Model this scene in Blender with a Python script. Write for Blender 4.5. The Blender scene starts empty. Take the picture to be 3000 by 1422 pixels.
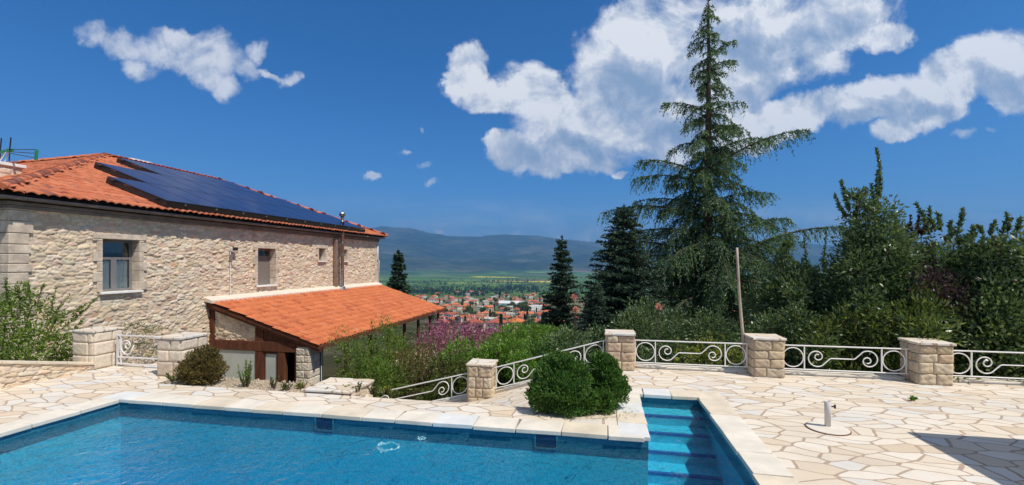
import bpy, math, random
import numpy as np
from mathutils import Vector, Matrix, noise as mnoise
random.seed(7); RNG = np.random.default_rng(11)
scene = bpy.context.scene
COL = scene.collection
R = math.radians
F = 1318.0; CAMZ = 2.2; YAW = R(11.37); HY = 770.0
fx, fy = -math.sin(YAW), math.cos(YAW)
rx, ry = math.cos(YAW), math.sin(YAW)

# ---------------------------------------------------------------- measuring helpers
def ray(px, py):
    a = (px - 1500) / F; v = (HY - py) / F
    return fx + a * rx, fy + a * ry, v
def at_z(px, py, z):
    x, y, v = ray(px, py); t = (z - CAMZ) / v
    return Vector((x * t, y * t, z))
def at_y(px, py, Y):
    x, y, v = ray(px, py); t = Y / y
    return Vector((x * t, Y, CAMZ + v * t))
def at_x(px, py, X):
    x, y, v = ray(px, py); t = X / x
    return Vector((X, y * t, CAMZ + v * t))
def at_d(px, py, d):
    x, y, v = ray(px, py)
    return Vector((x * d, y * d, CAMZ + v * d))

# ---------------------------------------------------------------- object helpers
def tag(o, label=None, cat=None, group=None, kind=None):
    if label: o['label'] = label
    if cat: o['category'] = cat
    if group: o['group'] = group
    if kind: o['kind'] = kind
    return o
def empty(name, loc=(0, 0, 0), rz=0, label=None, cat=None, group=None):
    o = bpy.data.objects.new(name, None); COL.objects.link(o)
    o.location = loc; o.rotation_euler = (0, 0, rz); o.empty_display_size = .3
    return tag(o, label, cat, group)
def link(name, me, mat=None, parent=None):
    o = bpy.data.objects.new(name, me); COL.objects.link(o)
    if mat is not None:
        for m in (mat if isinstance(mat, (list, tuple)) else [mat]): me.materials.append(m)
    if parent is not None:
        o.parent = parent
    return o
def np_mesh(name, V, faces, tint=None, smooth=False, mi=None):
    """faces: (n,k) int array, or list of such arrays"""
    me = bpy.data.meshes.new(name)
    if not isinstance(faces, list): faces = [faces]
    faces = [np.asarray(f, dtype=np.int64) for f in faces if len(f)]
    V = np.asarray(V, dtype=np.float32)
    me.vertices.add(len(V)); me.vertices.foreach_set('co', V.ravel())
    idx = np.concatenate([f.ravel() for f in faces]); tot = np.concatenate([np.full(len(f), f.shape[1]) for f in faces])
    start = np.concatenate([[0], np.cumsum(tot)[:-1]])
    me.loops.add(len(idx)); me.loops.foreach_set('vertex_index', idx.astype(np.int32))
    me.polygons.add(len(tot)); me.polygons.foreach_set('loop_start', start.astype(np.int32))
    try: me.polygons.foreach_set('loop_total', tot.astype(np.int32))
    except Exception: pass
    if smooth: me.polygons.foreach_set('use_smooth', np.ones(len(tot), dtype=bool))
    if mi is not None: me.polygons.foreach_set('material_index', np.asarray(mi, dtype=np.int32))
    me.update(calc_edges=True)
    if tint is not None:
        tint = np.asarray(tint, dtype=np.float32)
        if tint.ndim == 1:
            a = me.attributes.new('tint', 'FLOAT', 'POINT'); a.data.foreach_set('value', tint)
        else:
            a = me.attributes.new('stone', 'FLOAT_COLOR', 'POINT')
            c = np.ones((len(V), 4), dtype=np.float32); c[:, :3] = tint; a.data.foreach_set('color', c.ravel())
    return me

class MB:
    """collects shapes, links them as one mesh object"""
    def __init__(s): s.v = []; s.f = []
    def add(s, vs, fs):
        n = len(s.v); s.v += [tuple(v) for v in vs]; s.f += [tuple(i + n for i in f) for f in fs]; return s
    def box(s, x0, x1, y0, y1, z0, z1):
        v = [(x0,y0,z0),(x1,y0,z0),(x1,y1,z0),(x0,y1,z0),(x0,y0,z1),(x1,y0,z1),(x1,y1,z1),(x0,y1,z1)]
        return s.add(v, [(0,3,2,1),(4,5,6,7),(0,1,5,4),(1,2,6,5),(2,3,7,6),(3,0,4,7)])
    def hexa(s, b, t):      # bottom 4, top 4, both counter-clockwise from above
        return s.add(list(b) + list(t), [(0,3,2,1),(4,5,6,7),(0,1,5,4),(1,2,6,5),(2,3,7,6),(3,0,4,7)])
    def prism(s, pts, z0, z1):
        n = len(pts); v = [(x, y, z0) for x, y in pts] + [(x, y, z1) for x, y in pts]
        return s.add(v, [tuple(range(n))[::-1], tuple(range(n, 2 * n))] + [(i, (i+1) % n, n + (i+1) % n, n + i) for i in range(n)])
    def bar(s, p, q, w, h=None, up=(0, 0, 1)):
        h = h or w; p = Vector(p); q = Vector(q); d = (q - p).normalized(); u = Vector(up)
        if abs(d.dot(u)) > .98: u = Vector((1, 0, 0))
        a = d.cross(u).normalized() * w / 2; b = a.cross(d).normalized() * h / 2
        v = [p-a-b, p+a-b, p+a+b, p-a+b, q-a-b, q+a-b, q+a+b, q-a+b]
        return s.add(v, [(0,3,2,1),(4,5,6,7),(0,1,5,4),(1,2,6,5),(2,3,7,6),(3,0,4,7)])
    def tube(s, pts, r, n=8, closed=False):
        pts = [Vector(p) for p in pts]; m = len(pts)
        rs = r if isinstance(r, (list, tuple)) else [r] * m
        prev = None; vs = []
        for i, p in enumerate(pts):
            if closed: d = (pts[(i+1) % m] - pts[i-1])
            else: d = pts[min(i+1, m-1)] - pts[max(i-1, 0)]
            d.normalize()
            if prev is None:
                u = Vector((0, 0, 1)) if abs(d.z) < .9 else Vector((1, 0, 0))
                prev = d.cross(u).normalized()
            a = (prev - d * prev.dot(d)).normalized(); b = d.cross(a); prev = a
            for k in range(n):
                t = 2 * math.pi * k / n
                vs.append(p + (a * math.cos(t) + b * math.sin(t)) * rs[i])
        fs = []
        for i in range(m if closed else m - 1):
            j = (i + 1) % m
            for k in range(n):
                l = (k + 1) % n; fs.append((i*n+k, i*n+l, j*n+l, j*n+k))
        if not closed: fs += [tuple(range(n))[::-1], tuple(range((m-1)*n, m*n))]
        return s.add(vs, fs)
    def lathe(s, prof, n=24, c=(0, 0, 0)):
        vs = []; m = len(prof)
        for r_, z in prof:
            for k in range(n):
                t = 2 * math.pi * k / n; vs.append((c[0] + r_*math.cos(t), c[1] + r_*math.sin(t), c[2] + z))
        fs = [(i*n+k, i*n+(k+1) % n, (i+1)*n+(k+1) % n, (i+1)*n+k) for i in range(m-1) for k in range(n)]
        fs += [tuple(range(n))[::-1], tuple(range((m-1)*n, m*n))]
        return s.add(vs, fs)
    def build(s, name, mat=None, parent=None, smooth=False, bevel=0, seg=1):
        me = bpy.data.meshes.new(name); me.from_pydata(s.v, [], s.f); me.update()
        if smooth:
            me.polygons.foreach_set('use_smooth', [True] * len(me.polygons))
        o = link(name, me, mat, parent)
        if bevel:
            b = o.modifiers.new('bevel', 'BEVEL'); b.width = bevel; b.segments = seg; b.limit_method = 'ANGLE'
        return o

# ---------------------------------------------------------------- materials
class NT:
    def __init__(s, tree): s.t = tree
    def n(s, typ, ins=None, **kw):
        d = s.t.nodes.new(typ)
        for k, v in kw.items(): setattr(d, k, v)
        for k, v in (ins or {}).items(): s.set(d, k, v)
        return d
    def set(s, d, k, v):
        i = d.inputs[k]
        if isinstance(v, bpy.types.NodeSocket): s.t.links.new(v, i)
        elif isinstance(v, bpy.types.Node): s.t.links.new(v.outputs[0], i)
        else:
            if isinstance(v, (tuple, list)) and i.type == 'RGBA' and len(v) == 3: v = (*v, 1)
            i.default_value = v
    def m(s, op, a, b=None, c=None, clamp=False):
        d = s.n('ShaderNodeMath', {0: a}, operation=op, use_clamp=clamp)
        if b is not None: s.set(d, 1, b)
        if c is not None: s.set(d, 2, c)
        return d.outputs[0]
    def mix(s, f, a, b, bt='MIX'):
        d = s.n('ShaderNodeMixRGB', blend_type=bt); s.set(d, 0, f); s.set(d, 1, a); s.set(d, 2, b); return d.outputs[0]
    def ramp(s, f, stops, interp='LINEAR'):
        d = s.n('ShaderNodeValToRGB'); cr = d.color_ramp; cr.interpolation = interp
        while len(cr.elements) < len(stops): cr.elements.new(.5)
        for e, (p, c) in zip(cr.elements, stops):
            e.position = p; e.color = (*c, 1) if len(c) == 3 else c
        s.set(d, 0, f); return d.outputs[0]
    def noise(s, vec, scale, detail=4, rough=.55, dist=0):
        d = s.n('ShaderNodeTexNoise', {'Scale': scale, 'Detail': detail, 'Roughness': rough, 'Distortion': dist})
        if vec is not None: s.set(d, 'Vector', vec)
        return d
    def mrange(s, v, a, b, c, d_, clamp=True, smooth=False):
        d = s.n('ShaderNodeMapRange', {0: v, 1: a, 2: b, 3: c, 4: d_}, clamp=clamp)
        if smooth: d.interpolation_type = 'SMOOTHSTEP'
        return d.outputs[0]
def new_mat(name):
    m = bpy.data.materials.new(name); m.use_nodes = True; t = m.node_tree; t.nodes.clear(); g = NT(t)
    out = g.n('ShaderNodeOutputMaterial'); return m, g, out
def pos(g):
    return g.n('ShaderNodeNewGeometry').outputs['Position']
def bump(g, h, strength=.5, dist=.01):
    return g.n('ShaderNodeBump', {'Height': h, 'Strength': strength, 'Distance': dist}).outputs[0]

def simple(name, col, rough=.6, metal=0, var=.15, scale=8, bstr=0, bscale=60, spec=.5):
    m, g, out = new_mat(name); p = pos(g)
    n = g.noise(p, scale, 5).outputs[0]
    c = g.mix(g.mrange(n, .3, .7, 0, 1), tuple(x * (1 - var) for x in col), tuple(min(1, x * (1 + var)) for x in col))
    b = g.n('ShaderNodeBsdfPrincipled', {'Base Color': c, 'Roughness': rough, 'Metallic': metal, 'Specular IOR Level': spec})
    if bstr: g.set(b, 'Normal', bump(g, g.noise(p, bscale, 5).outputs[0], bstr, .01))
    g.set(out, 0, b); return m

def stone_attr_mat(name, rough=.9):
    """stones: the colour of each stone is stored with the mesh, mottled in its shader"""
    m, g, out = new_mat(name); p = pos(g)
    a = g.n('ShaderNodeAttribute', attribute_name='stone').outputs['Color']
    n1 = g.noise(p, 14, 6, .65).outputs[0]; n2 = g.noise(p, 55, 4, .6).outputs[0]
    c = g.mix(1, a, g.ramp(n1, [(.25, (.72, .70, .68)), (.5, (1, 1, 1)), (.78, (1.12, 1.06, .98))]), 'MULTIPLY')
    c = g.mix(g.mrange(n2, .35, .7, 0, .35), c, (.62, .52, .40))
    h = g.m('ADD', g.m('MULTIPLY', n1, .6), g.m('MULTIPLY', n2, .4))
    b = g.n('ShaderNodeBsdfPrincipled', {'Base Color': c, 'Roughness': rough, 'Specular IOR Level': .1, 'Normal': bump(g, h, .5, .015)})
    g.set(out, 0, b); return m

def leaf_mat(name, stops, trans=.35, rough=.45, spec=.35):
    m, g, out = new_mat(name)
    a = g.n('ShaderNodeAttribute', attribute_name='tint').outputs['Fac']
    c = g.ramp(a, stops)
    b = g.n('ShaderNodeBsdfPrincipled', {'Base Color': c, 'Roughness': rough, 'Specular IOR Level': spec})
    t = g.n('ShaderNodeBsdfTranslucent', {'Color': g.mix(1, c, (1.25, 1.3, .6), 'MULTIPLY')})
    g.set(out, 0, g.n('ShaderNodeMixShader', {0: trans, 1: b, 2: t})); return m

def paving_mat(name, scale=4.0, grout=.038):
    m, g, out = new_mat(name); p = pos(g)
    w = g.noise(p, 1.3, 2, .5); dv = g.n('ShaderNodeVectorMath', {0: w.outputs[1], 1: (.5, .5, .5)}, operation='SUBTRACT')
    dv2 = g.n('ShaderNodeVectorMath', {0: dv.outputs[0], 3: .35}, operation='SCALE')
    pp = g.n('ShaderNodeVectorMath', {0: p, 1: dv2.outputs[0]}, operation='ADD')
    flat = g.n('ShaderNodeVectorMath', {0: pp.outputs[0], 1: (.62, 1.22, 0)}, operation='MULTIPLY')
    rot = g.n('ShaderNodeVectorRotate', {'Vector': flat.outputs[0], 'Angle': .5}, rotation_type='Z_AXIS')
    ve = g.n('ShaderNodeTexVoronoi', {'Vector': rot.outputs[0], 'Scale': scale, 'Randomness': 1.0}, voronoi_dimensions='2D', feature='DISTANCE_TO_EDGE')
    vc = g.n('ShaderNodeTexVoronoi', {'Vector': rot.outputs[0], 'Scale': scale, 'Randomness': 1.0}, voronoi_dimensions='2D', feature='F1')
    e = ve.outputs['Distance']; rim = g.noise(p, 22, 4, .6).outputs[0]
    e2 = g.m('ADD', e, g.m('MULTIPLY', g.m('SUBTRACT', rim, .5), .055))
    stone = g.mrange(e2, grout, grout + .014, 0, 1, smooth=True)
    sep = g.n('ShaderNodeSeparateColor', {0: vc.outputs['Color']})
    tone = g.ramp(sep.outputs[0], [(0, (.58, .47, .35)), (.15, (.66, .57, .45)), (.42, (.71, .63, .52)), (.62, (.74, .67, .57)), (.8, (.70, .66, .59)), (.93, (.62, .62, .60)), (1, (.66, .52, .38))])
    n1 = g.noise(p, 5, 6, .6, .4).outputs[0]; n2 = g.noise(p, 1.1, 4, .6).outputs[0]
    tone = g.mix(g.mrange(n1, .4, .75, 0, .45), tone, (.68, .54, .38))
    tone = g.mix(g.mrange(n2, .5, .75, 0, .3), tone, (.58, .50, .40))
    n4 = g.noise(p, 38, 5, .7).outputs[0]; tone = g.mix(g.mrange(n4, .55, .8, 0, .35), tone, (.50, .42, .33)); n5 = g.noise(p, .55, 6, .7).outputs[0]; tone = g.mix(g.mrange(n5, .52, .7, 0, .28), tone, (.46, .41, .34))
    gc = g.mix(g.mrange(g.noise(p, 30, 3).outputs[0], .3, .7, 0, 1), (.37, .275, .20), (.49, .375, .28))
    gc = g.mix(g.mrange(n2, .45, .7, 0, .4), gc, (.32, .26, .20))
    c = g.mix(stone, gc, tone)
    hh = g.m('ADD', g.m('MULTIPLY', stone, .8), g.m('MULTIPLY', n1, .35))
    b = g.n('ShaderNodeBsdfPrincipled', {'Base Color': c, 'Roughness': .82, 'Specular IOR Level': .25, 'Normal': bump(g, hh, .5, .012)})
    g.set(out, 0, b); return m

def tile_mat(name, a, b_, dark, sheen=.4):
    m, g, out = new_mat(name); p = pos(g)
    at = g.n('ShaderNodeAttribute', attribute_name='tint').outputs['Fac']
    c = g.ramp(at, [(0, a), (.6, b_), (.9, tuple(x * 1.08 for x in b_)), (1, dark)])
    n = g.noise(p, 6, 5).outputs[0]; c = g.mix(g.mrange(n, .35, .7, 0, .35), c, dark)
    n3 = g.noise(p, 1.2, 4, .6).outputs[0]; c = g.mix(g.mrange(n3, .5, .72, 0, .5), c, dark); n6 = g.noise(p, 2.7, 7, .72).outputs[0]; c = g.mix(g.mrange(n6, .58, .72, 0, .45), c, (.42, .33, .24)); c = g.mix(g.mrange(n6, .42, .28, 0, .35), c, tuple(v*.5 for v in dark))
    bs = g.n('ShaderNodeBsdfPrincipled', {'Base Color': c, 'Roughness': .75, 'Specular IOR Level': .25, 'Normal': bump(g, g.noise(p, 60, 4).outputs[0], .3, .01)})
    g.set(out, 0, bs); return m

def mosaic_mat(name, c1, c2, joint):
    m, g, out = new_mat(name); ge = g.n('ShaderNodeNewGeometry'); p = ge.outputs['Position']
    nrm = g.n('ShaderNodeSeparateXYZ', {0: ge.outputs['Normal']}); pp = g.n('ShaderNodeSeparateXYZ', {0: p})
    ax = g.m('ABSOLUTE', nrm.outputs[0]); az = g.m('ABSOLUTE', nrm.outputs[2])
    u = g.m('ADD', g.m('MULTIPLY', pp.outputs[0], g.m('SUBTRACT', 1, ax)), g.m('MULTIPLY', pp.outputs[1], ax))
    v = g.m('ADD', g.m('MULTIPLY', pp.outputs[2], g.m('SUBTRACT', 1, az)), g.m('MULTIPLY', pp.outputs[1], az))
    uv = g.n('ShaderNodeCombineXYZ', {0: u, 1: v})
    s = 1 / .028
    cell = g.n('ShaderNodeVectorMath', {0: g.n('ShaderNodeVectorMath', {0: uv.outputs[0], 3: s}, operation='SCALE').outputs[0]}, operation='FLOOR')
    fr = g.n('ShaderNodeVectorMath', {0: g.n('ShaderNodeVectorMath', {0: uv.outputs[0], 3: s}, operation='SCALE').outputs[0]}, operation='FRACTION')
    fs = g.n('ShaderNodeSeparateXYZ', {0: fr.outputs[0]})
    j = g.m('MINIMUM', fs.outputs[0], fs.outputs[1]); jm = g.mrange(j, .1, .16, 0, 1)
    wn = g.n('ShaderNodeTexWhiteNoise', {'Vector': cell.outputs[0]}, noise_dimensions='3D')
    big = g.noise(p, 1.6, 4, .6).outputs[0]
    c = g.mix(wn.outputs[0], c1, c2); c = g.mix(g.mrange(big, .4, .7, 0, .3), c, c2)
    c = g.mix(jm, joint, c)
    b = g.n('ShaderNodeBsdfPrincipled', {'Base Color': c, 'Roughness': .25, 'Specular IOR Level': .5}); g.set(out, 0, b); return m

def water_mat():
    m, g, out = new_mat('pool_water'); p = pos(g)
    n1 = g.noise(p, 3.2, 3, .5, .6).outputs[0]; n2 = g.noise(p, 11, 3, .55, .5).outputs[0]; n3 = g.noise(p, 1.1, 2, .5).outputs[0]
    h = g.m('ADD', g.m('ADD', g.m('MULTIPLY', n1, .5), g.m('MULTIPLY', n2, .34)), g.m('MULTIPLY', n3, .5))
    nb = bump(g, h, 1.0, .075)
    fr = g.n('ShaderNodeFresnel', {'IOR': 1.33, 'Normal': nb})
    gl = g.n('ShaderNodeBsdfGlossy', {'Color': (1, 1, 1), 'Roughness': .02, 'Normal': nb})
    tr = g.n('ShaderNodeBsdfTransparent', {'Color': (.90, .97, .99)})
    g.set(out, 0, g.n('ShaderNodeMixShader', {0: fr.outputs[0], 1: tr, 2: gl}))
    va = g.n('ShaderNodeVolumeAbsorption', {'Color': (.01, .62, .84), 'Density': .28}); g.set(out, 1, va); return m

def glass_mat(name, col=(.10, .12, .12), refl=1.45, base=.10):
    m, g, out = new_mat(name); p = pos(g)
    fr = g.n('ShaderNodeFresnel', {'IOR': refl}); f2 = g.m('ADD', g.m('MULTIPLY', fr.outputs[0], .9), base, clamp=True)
    gl = g.n('ShaderNodeBsdfGlossy', {'Color': (.9, .95, .95), 'Roughness': .015, 'Normal': bump(g, g.noise(p, 1.2, 2).outputs[0], .15, .02)})
    tr = g.n('ShaderNodeBsdfTransparent', {'Color': col})
    g.set(out, 0, g.n('ShaderNodeMixShader', {0: f2, 1: tr, 2: gl})); return m

def bark_mat(name, c1, c2, scale=12):
    m, g, out = new_mat(name); p = pos(g)
    st = g.n('ShaderNodeVectorMath', {0: p, 1: (1, 1, .25)}, operation='MULTIPLY')
    n = g.noise(st.outputs[0], scale, 6, .65).outputs[0]
    b = g.n('ShaderNodeBsdfPrincipled', {'Base Color': g.ramp(n, [(.3, c1), (.7, c2)]), 'Roughness': .9, 'Specular IOR Level': .15, 'Normal': bump(g, n, .8, .02)})
    g.set(out, 0, b); return m

M = {}
M['stone'] = stone_attr_mat('rubble_stone')
M['paving'] = paving_mat('crazy_paving')
M['paving_cap'] = paving_mat('flagstone_cap', 4.0, .03)
M['tile'] = tile_mat('terracotta_tile', (.46, .125, .055), (.56, .18, .085), (.24, .085, .06))
M['tile_new'] = tile_mat('new_terracotta_tile', (.50, .135, .050), (.57, .175, .068), (.36, .09, .035))
M['slab'] = simple('coping_stone', (.70, .64, .54), .8, var=.12, scale=3, bstr=.4, bscale=25)
M['slab_grey'] = simple('pale_grey_coping_stone', (.66, .66, .64), .75, var=.10, scale=3, bstr=.4, bscale=25)
M['slab_tan'] = simple('tan_coping_stone', (.66, .57, .44), .8, var=.14, scale=3, bstr=.4, bscale=25)
M['dressed'] = simple('dressed_stone', (.60, .505, .40), .9, var=.26, scale=5, bstr=.9, bscale=22, spec=.2)
M['mortar'] = simple('mortar', (.46, .40, .32), .95, var=.2, scale=9, bstr=.6, bscale=50, spec=.1)
M['plaster'] = simple('grey_plaster', (.22, .19, .17), .95, var=.25, scale=4, bstr=.4, bscale=20, spec=.1)
M['plaster_pale'] = simple('cream_flashing', (.72, .60, .50), .9, var=.1, scale=6, bstr=.3, bscale=30, spec=.2)
M['mosaic'] = mosaic_mat('pool_mosaic', (.03, .46, .62), (.07, .60, .76), (.06, .54, .70))
M['mosaic_shaded'] = mosaic_mat('shaded_teal_mosaic', (.02, .13, .21), (.035, .19, .28), (.045, .20, .28))  # waterline tiles, with the shade under the coping put into their darker teal
M['mosaic_dark'] = mosaic_mat('dark_blue_mosaic', (.015, .11, .36), (.03, .16, .44), (.05, .2, .44))
M['skimmer'] = simple('dark_skimmer_mouth', (.008, .035, .10), .4)
M['water'] = water_mat()
M['white_metal'] = simple('white_painted_steel', (.80, .78, .76), .4, var=.05, scale=10)
M['wood'] = bark_mat('brown_stained_timber', (.075, .028, .016), (.17, .065, .036), 9)
M['wood_post'] = bark_mat('weathered_pole', (.30, .22, .16), (.58, .50, .42), 14)
M['grey_frame'] = simple('grey_window_frame', (.20, .19, .19), .5, var=.08)
M['taupe'] = simple('taupe_shutter', (.20, .17, .145), .6, var=.08)
M['curtain'] = simple('pale_curtain', (.78, .84, .84), .9, var=.12, scale=14)
M['glass'] = glass_mat('window_glass', (.95, .97, .97), base=.0)
M['glass_dark'] = glass_mat('dark_glass', (.30, .34, .34))
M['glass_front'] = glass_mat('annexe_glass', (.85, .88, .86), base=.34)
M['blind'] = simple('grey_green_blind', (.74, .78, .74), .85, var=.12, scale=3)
M['reflection_pane'] = simple('painted_reflection_pane', (.45, .485, .45), .22, var=.10, scale=2.2, bstr=.25, bscale=3)  # glass panes: their pale reflection is put into an opaque base colour
M['dark'] = simple('dark_interior', (.03, .028, .028), .9, var=.2)
M['steel'] = simple('stainless_flue', (.42, .44, .46), .28, 1, var=.15, scale=10)
M['duct'] = simple('brown_duct', (.25, .16, .12), .45, var=.2, scale=7)
M['black'] = simple('black_metal', (.018, .018, .02), .45, var=.1)
M['alu'] = simple('bare_aluminium', (.6, .6, .6), .35, 1, var=.08)
M['white'] = simple('white_paint', (.82, .81, .78), .6, var=.06)
M['plastic'] = simple('pale_grey_plastic', (.62, .58, .55), .45, var=.06)
M['rust'] = simple('rusty_rim', (.16, .07, .045), .8, var=.3, scale=25)
M['green'] = simple('green_plastic', (.02, .25, .12), .5)
M['soil'] = simple('dry_garden_soil', (.34, .27, .19), .95, var=.35, scale=5, bstr=.8, bscale=18, spec=.1)
M['bark'] = bark_mat('tree_bark', (.045, .032, .024), (.14, .105, .08))
M['bark_pale'] = bark_mat('pale_branch', (.16, .12, .09), (.30, .24, .18))
M['canvas'] = simple('beige_parasol_cloth', (.62, .56, .46), .9, var=.05)
M['jar'] = simple('terracotta_jar', (.45, .20, .10), .8)
# solar glass: deep blue cells under a glossy cover
def pv_mat():
    m, g, out = new_mat('photovoltaic_glass'); tc = g.n('ShaderNodeTexCoord').outputs['Object']
    br = g.n('ShaderNodeTexBrick', {'Vector': tc, 'Color1': (.013, .022, .085, 1), 'Color2': (.014, .024, .092, 1), 'Mortar': (.016, .027, .10, 1), 'Scale': 1.0, 'Mortar Size': .004, 'Brick Width': .166, 'Row Height': .166}, offset=0.0)
    b = g.n('ShaderNodeBsdfPrincipled', {'Base Color': br.outputs[0], 'Roughness': .30, 'IOR': 1.5, 'Specular IOR Level': .4, 'Coat Weight': .1, 'Coat Roughness': .05})
    g.set(out, 0, b); return m
M['pv'] = pv_mat()
LEAF = {}
LEAF['cedar'] = leaf_mat('cedar_needles', [(0, (.030, .066, .044)), (.5, (.085, .15, .078)), (.85, (.19, .28, .12)), (1, (.32, .40, .18))], .36, .5)
LEAF['fir'] = leaf_mat('fir_needles', [(0, (.018, .042, .030)), (.6, (.045, .088, .056)), (1, (.12, .17, .10))], .2, .5)
LEAF['laurel'] = leaf_mat('laurel_leaves', [(0, (.040, .074, .036)), (.5, (.095, .155, .068)), (.85, (.21, .27, .11)), (.97, (.27, .29, .10)), (1, (.36, .15, .05))], .28, .36, .5)
LEAF['plum'] = leaf_mat('purple_plum_leaves', [(0, (.035, .022, .028)), (.6, (.075, .040, .055)), (1, (.13, .10, .09))], .3)
LEAF['green'] = leaf_mat('spring_green_leaves', [(0, (.060, .135, .020)), (.5, (.14, .27, .04)), (1, (.29, .42, .09))], .4)
LEAF['olive'] = leaf_mat('olive_green_leaves', [(0, (.055, .085, .020)), (.5, (.11, .145, .035)), (1, (.22, .24, .07))], .4)
LEAF['feather'] = leaf_mat('feathery_leaves', [(0, (.050, .095, .016)), (.5, (.125, .21, .030)), (1, (.25, .33, .06))], .4)
LEAF['pink'] = leaf_mat('judas_tree_blossom', [(0, (.18, .05, .095)), (.6, (.40, .14, .25)), (1, (.58, .28, .39))], .3)
LEAF['box'] = leaf_mat('cypress_scale_leaves', [(0, (.028, .080, .018)), (.5, (.075, .175, .032)), (1, (.22, .34, .08))], .25, .55)
LEAF['brown'] = leaf_mat('bronzed_leaves', [(0, (.07, .055, .022)), (.55, (.16, .125, .045)), (.85, (.24, .18, .06)), (1, (.20, .22, .07))], .3)
LEAF['yellow'] = leaf_mat('yellow_green_leaves', [(0, (.10, .16, .03)), (.6, (.26, .30, .05)), (1, (.55, .40, .07))], .4)
LEAF['fresh'] = leaf_mat('fresh_yellow_green_leaves', [(0, (.075, .12, .020)), (.5, (.16, .25, .04)), (1, (.32, .40, .09))], .4)
LEAF['glossy'] = leaf_mat('yellow_tipped_glossy_leaves', [(0, (.030, .060, .022)), (.45, (.09, .14, .04)), (.75, (.22, .27, .07)), (1, (.42, .42, .13))], .3, .34, .5)
LEAF['petal'] = leaf_mat('pink_rose_petals', [(0, (.55, .22, .20)), (1, (.75, .40, .36))], .3)
LEAF['white'] = leaf_mat('cream_petals', [(0, (.62, .58, .46)), (1, (.78, .75, .66))], .3)
# ================================================================ stone relief
def voro(u, v, sw, sh, seed, jit=.42):
    """nearest and second nearest stone centre on a jittered course grid"""
    rng = np.random.default_rng(seed)
    uw = u + .10 * np.sin(v * 3.1 + seed) + .05 * np.sin(v * 7.3); vw = v + .045 * np.sin(u * 2.3 + seed * 1.7) + .02 * np.sin(u * 6.1)
    gi = np.floor(vw / sh).astype(int); gmin = gi.min() - 2; ng = gi.max() - gmin + 3
    ui = np.floor(uw / sw).astype(int); umin = ui.min() - 4; nu = ui.max() - umin + 5
    ju = rng.uniform(-jit, jit, (ng, nu)); jv = rng.uniform(-jit, jit, (ng, nu)); off = rng.uniform(0, 1, ng)
    d1 = np.full(u.shape, 9e9); d2 = np.full(u.shape, 9e9); idx = np.zeros(u.shape, dtype=int)
    for a in (-1, 0, 1):
        r = gi + a - gmin
        cu = np.floor(uw / sw - off[r]).astype(int)
        for b in (-2, -1, 0, 1, 2):
            c = np.clip(cu + b - umin, 0, nu - 1)
            su = (cu + b + .5 + off[r] + ju[r, c]) * sw; sv = (gi + a + .5 + jv[r, c]) * sh
            d = np.sqrt(((uw - su) / sw) ** 2 + ((vw - sv) / sh) ** 2)
            k = r * nu + c
            closer = d < d1
            d2 = np.where(closer, d1, np.minimum(d2, d)); idx = np.where(closer, k, idx); d1 = np.minimum(d1, d)
    return d1, d2, idx
PAL = np.array([(.76,.64,.48),(.70,.57,.43),(.79,.69,.55),(.66,.56,.45),(.73,.56,.43),(.81,.73,.60),(.60,.52,.43),(.72,.56,.45),(.76,.67,.57),(.73,.62,.46),(.62,.40,.29),(.68,.46,.28)])
PALW = np.array([3,3,3,2,2,2.5,1,1.5,2.5,3,.35,.35])
def rubble(name, O, U, N, L, H, res=.025, sw=.30, sh=.13, depth=.05, seed=3, mat='stone', parent=None, holes=(), pal=PAL, gap=.16, top=None, bottom=None):
    O = np.array(O, float); U = np.array(U, float); N = np.array(N, float); Z = np.array((0, 0, 1.))
    nu = max(2, int(L / res)); nv = max(2, int(H / res))
    u, v = np.meshgrid(np.linspace(0, L, nu + 1), np.linspace(0, H, nv + 1)); 
    d1, d2, k = voro(u, v, sw, sh, seed)
    e = d2 - d1; rng = np.random.default_rng(seed + 50); m = k.max() + 1
    rh = rng.uniform(.35, 1, m); tilt = rng.normal(0, .22, (m, 2)); w = PALW[:len(pal)] / PALW[:len(pal)].sum(); pc = (pal*np.array((1, .95, .885)))[rng.choice(len(pal), m, p=w)] * rng.uniform(.80, 1.12, (m, 1)) * (1 + rng.normal(0, .022, (m, 3)))
    s = np.clip(e / gap, 0, 1); s = s * s * (3 - 2 * s)
    wob = np.sin(u * 31 + 2 * np.sin(v * 23)) * np.sin(v * 37 + u * 9) * .12
    h = depth * s * (rh[k] + tilt[k, 0] * (np.sin(u * 9 + k)) + wob + (v / sh % 1 - .5) * tilt[k, 1])
    if top is not None: v = v * (top(u) / H)
    if bottom is not None: v = v + bottom(u)
    P = O + u[..., None] * U + v[..., None] * Z + h[..., None] * N
    mort = np.array((.58, .50, .41)); c = pc[k] * s[..., None] + mort * (1 - s[..., None])
    ids = np.arange((nu + 1) * (nv + 1)).reshape(nv + 1, nu + 1)
    f = np.stack([ids[:-1, :-1], ids[:-1, 1:], ids[1:, 1:], ids[1:, :-1]], -1)
    uc = (u[:-1, :-1] + u[1:, 1:]) / 2; vc = (v[:-1, :-1] + v[1:, 1:]) / 2; keep = np.ones(uc.shape, bool)
    for a0, a1, b0, b1 in holes: keep &= ~((uc > a0) & (uc < a1) & (vc > b0) & (vc < b1))
    f = f[keep]
    if np.dot(np.cross(U, Z), N) < 0: f = f[:, ::-1]
    return link(name, np_mesh(name, P.reshape(-1, 3), f, tint=c.reshape(-1, 3), smooth=False), M[mat], parent)

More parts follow.
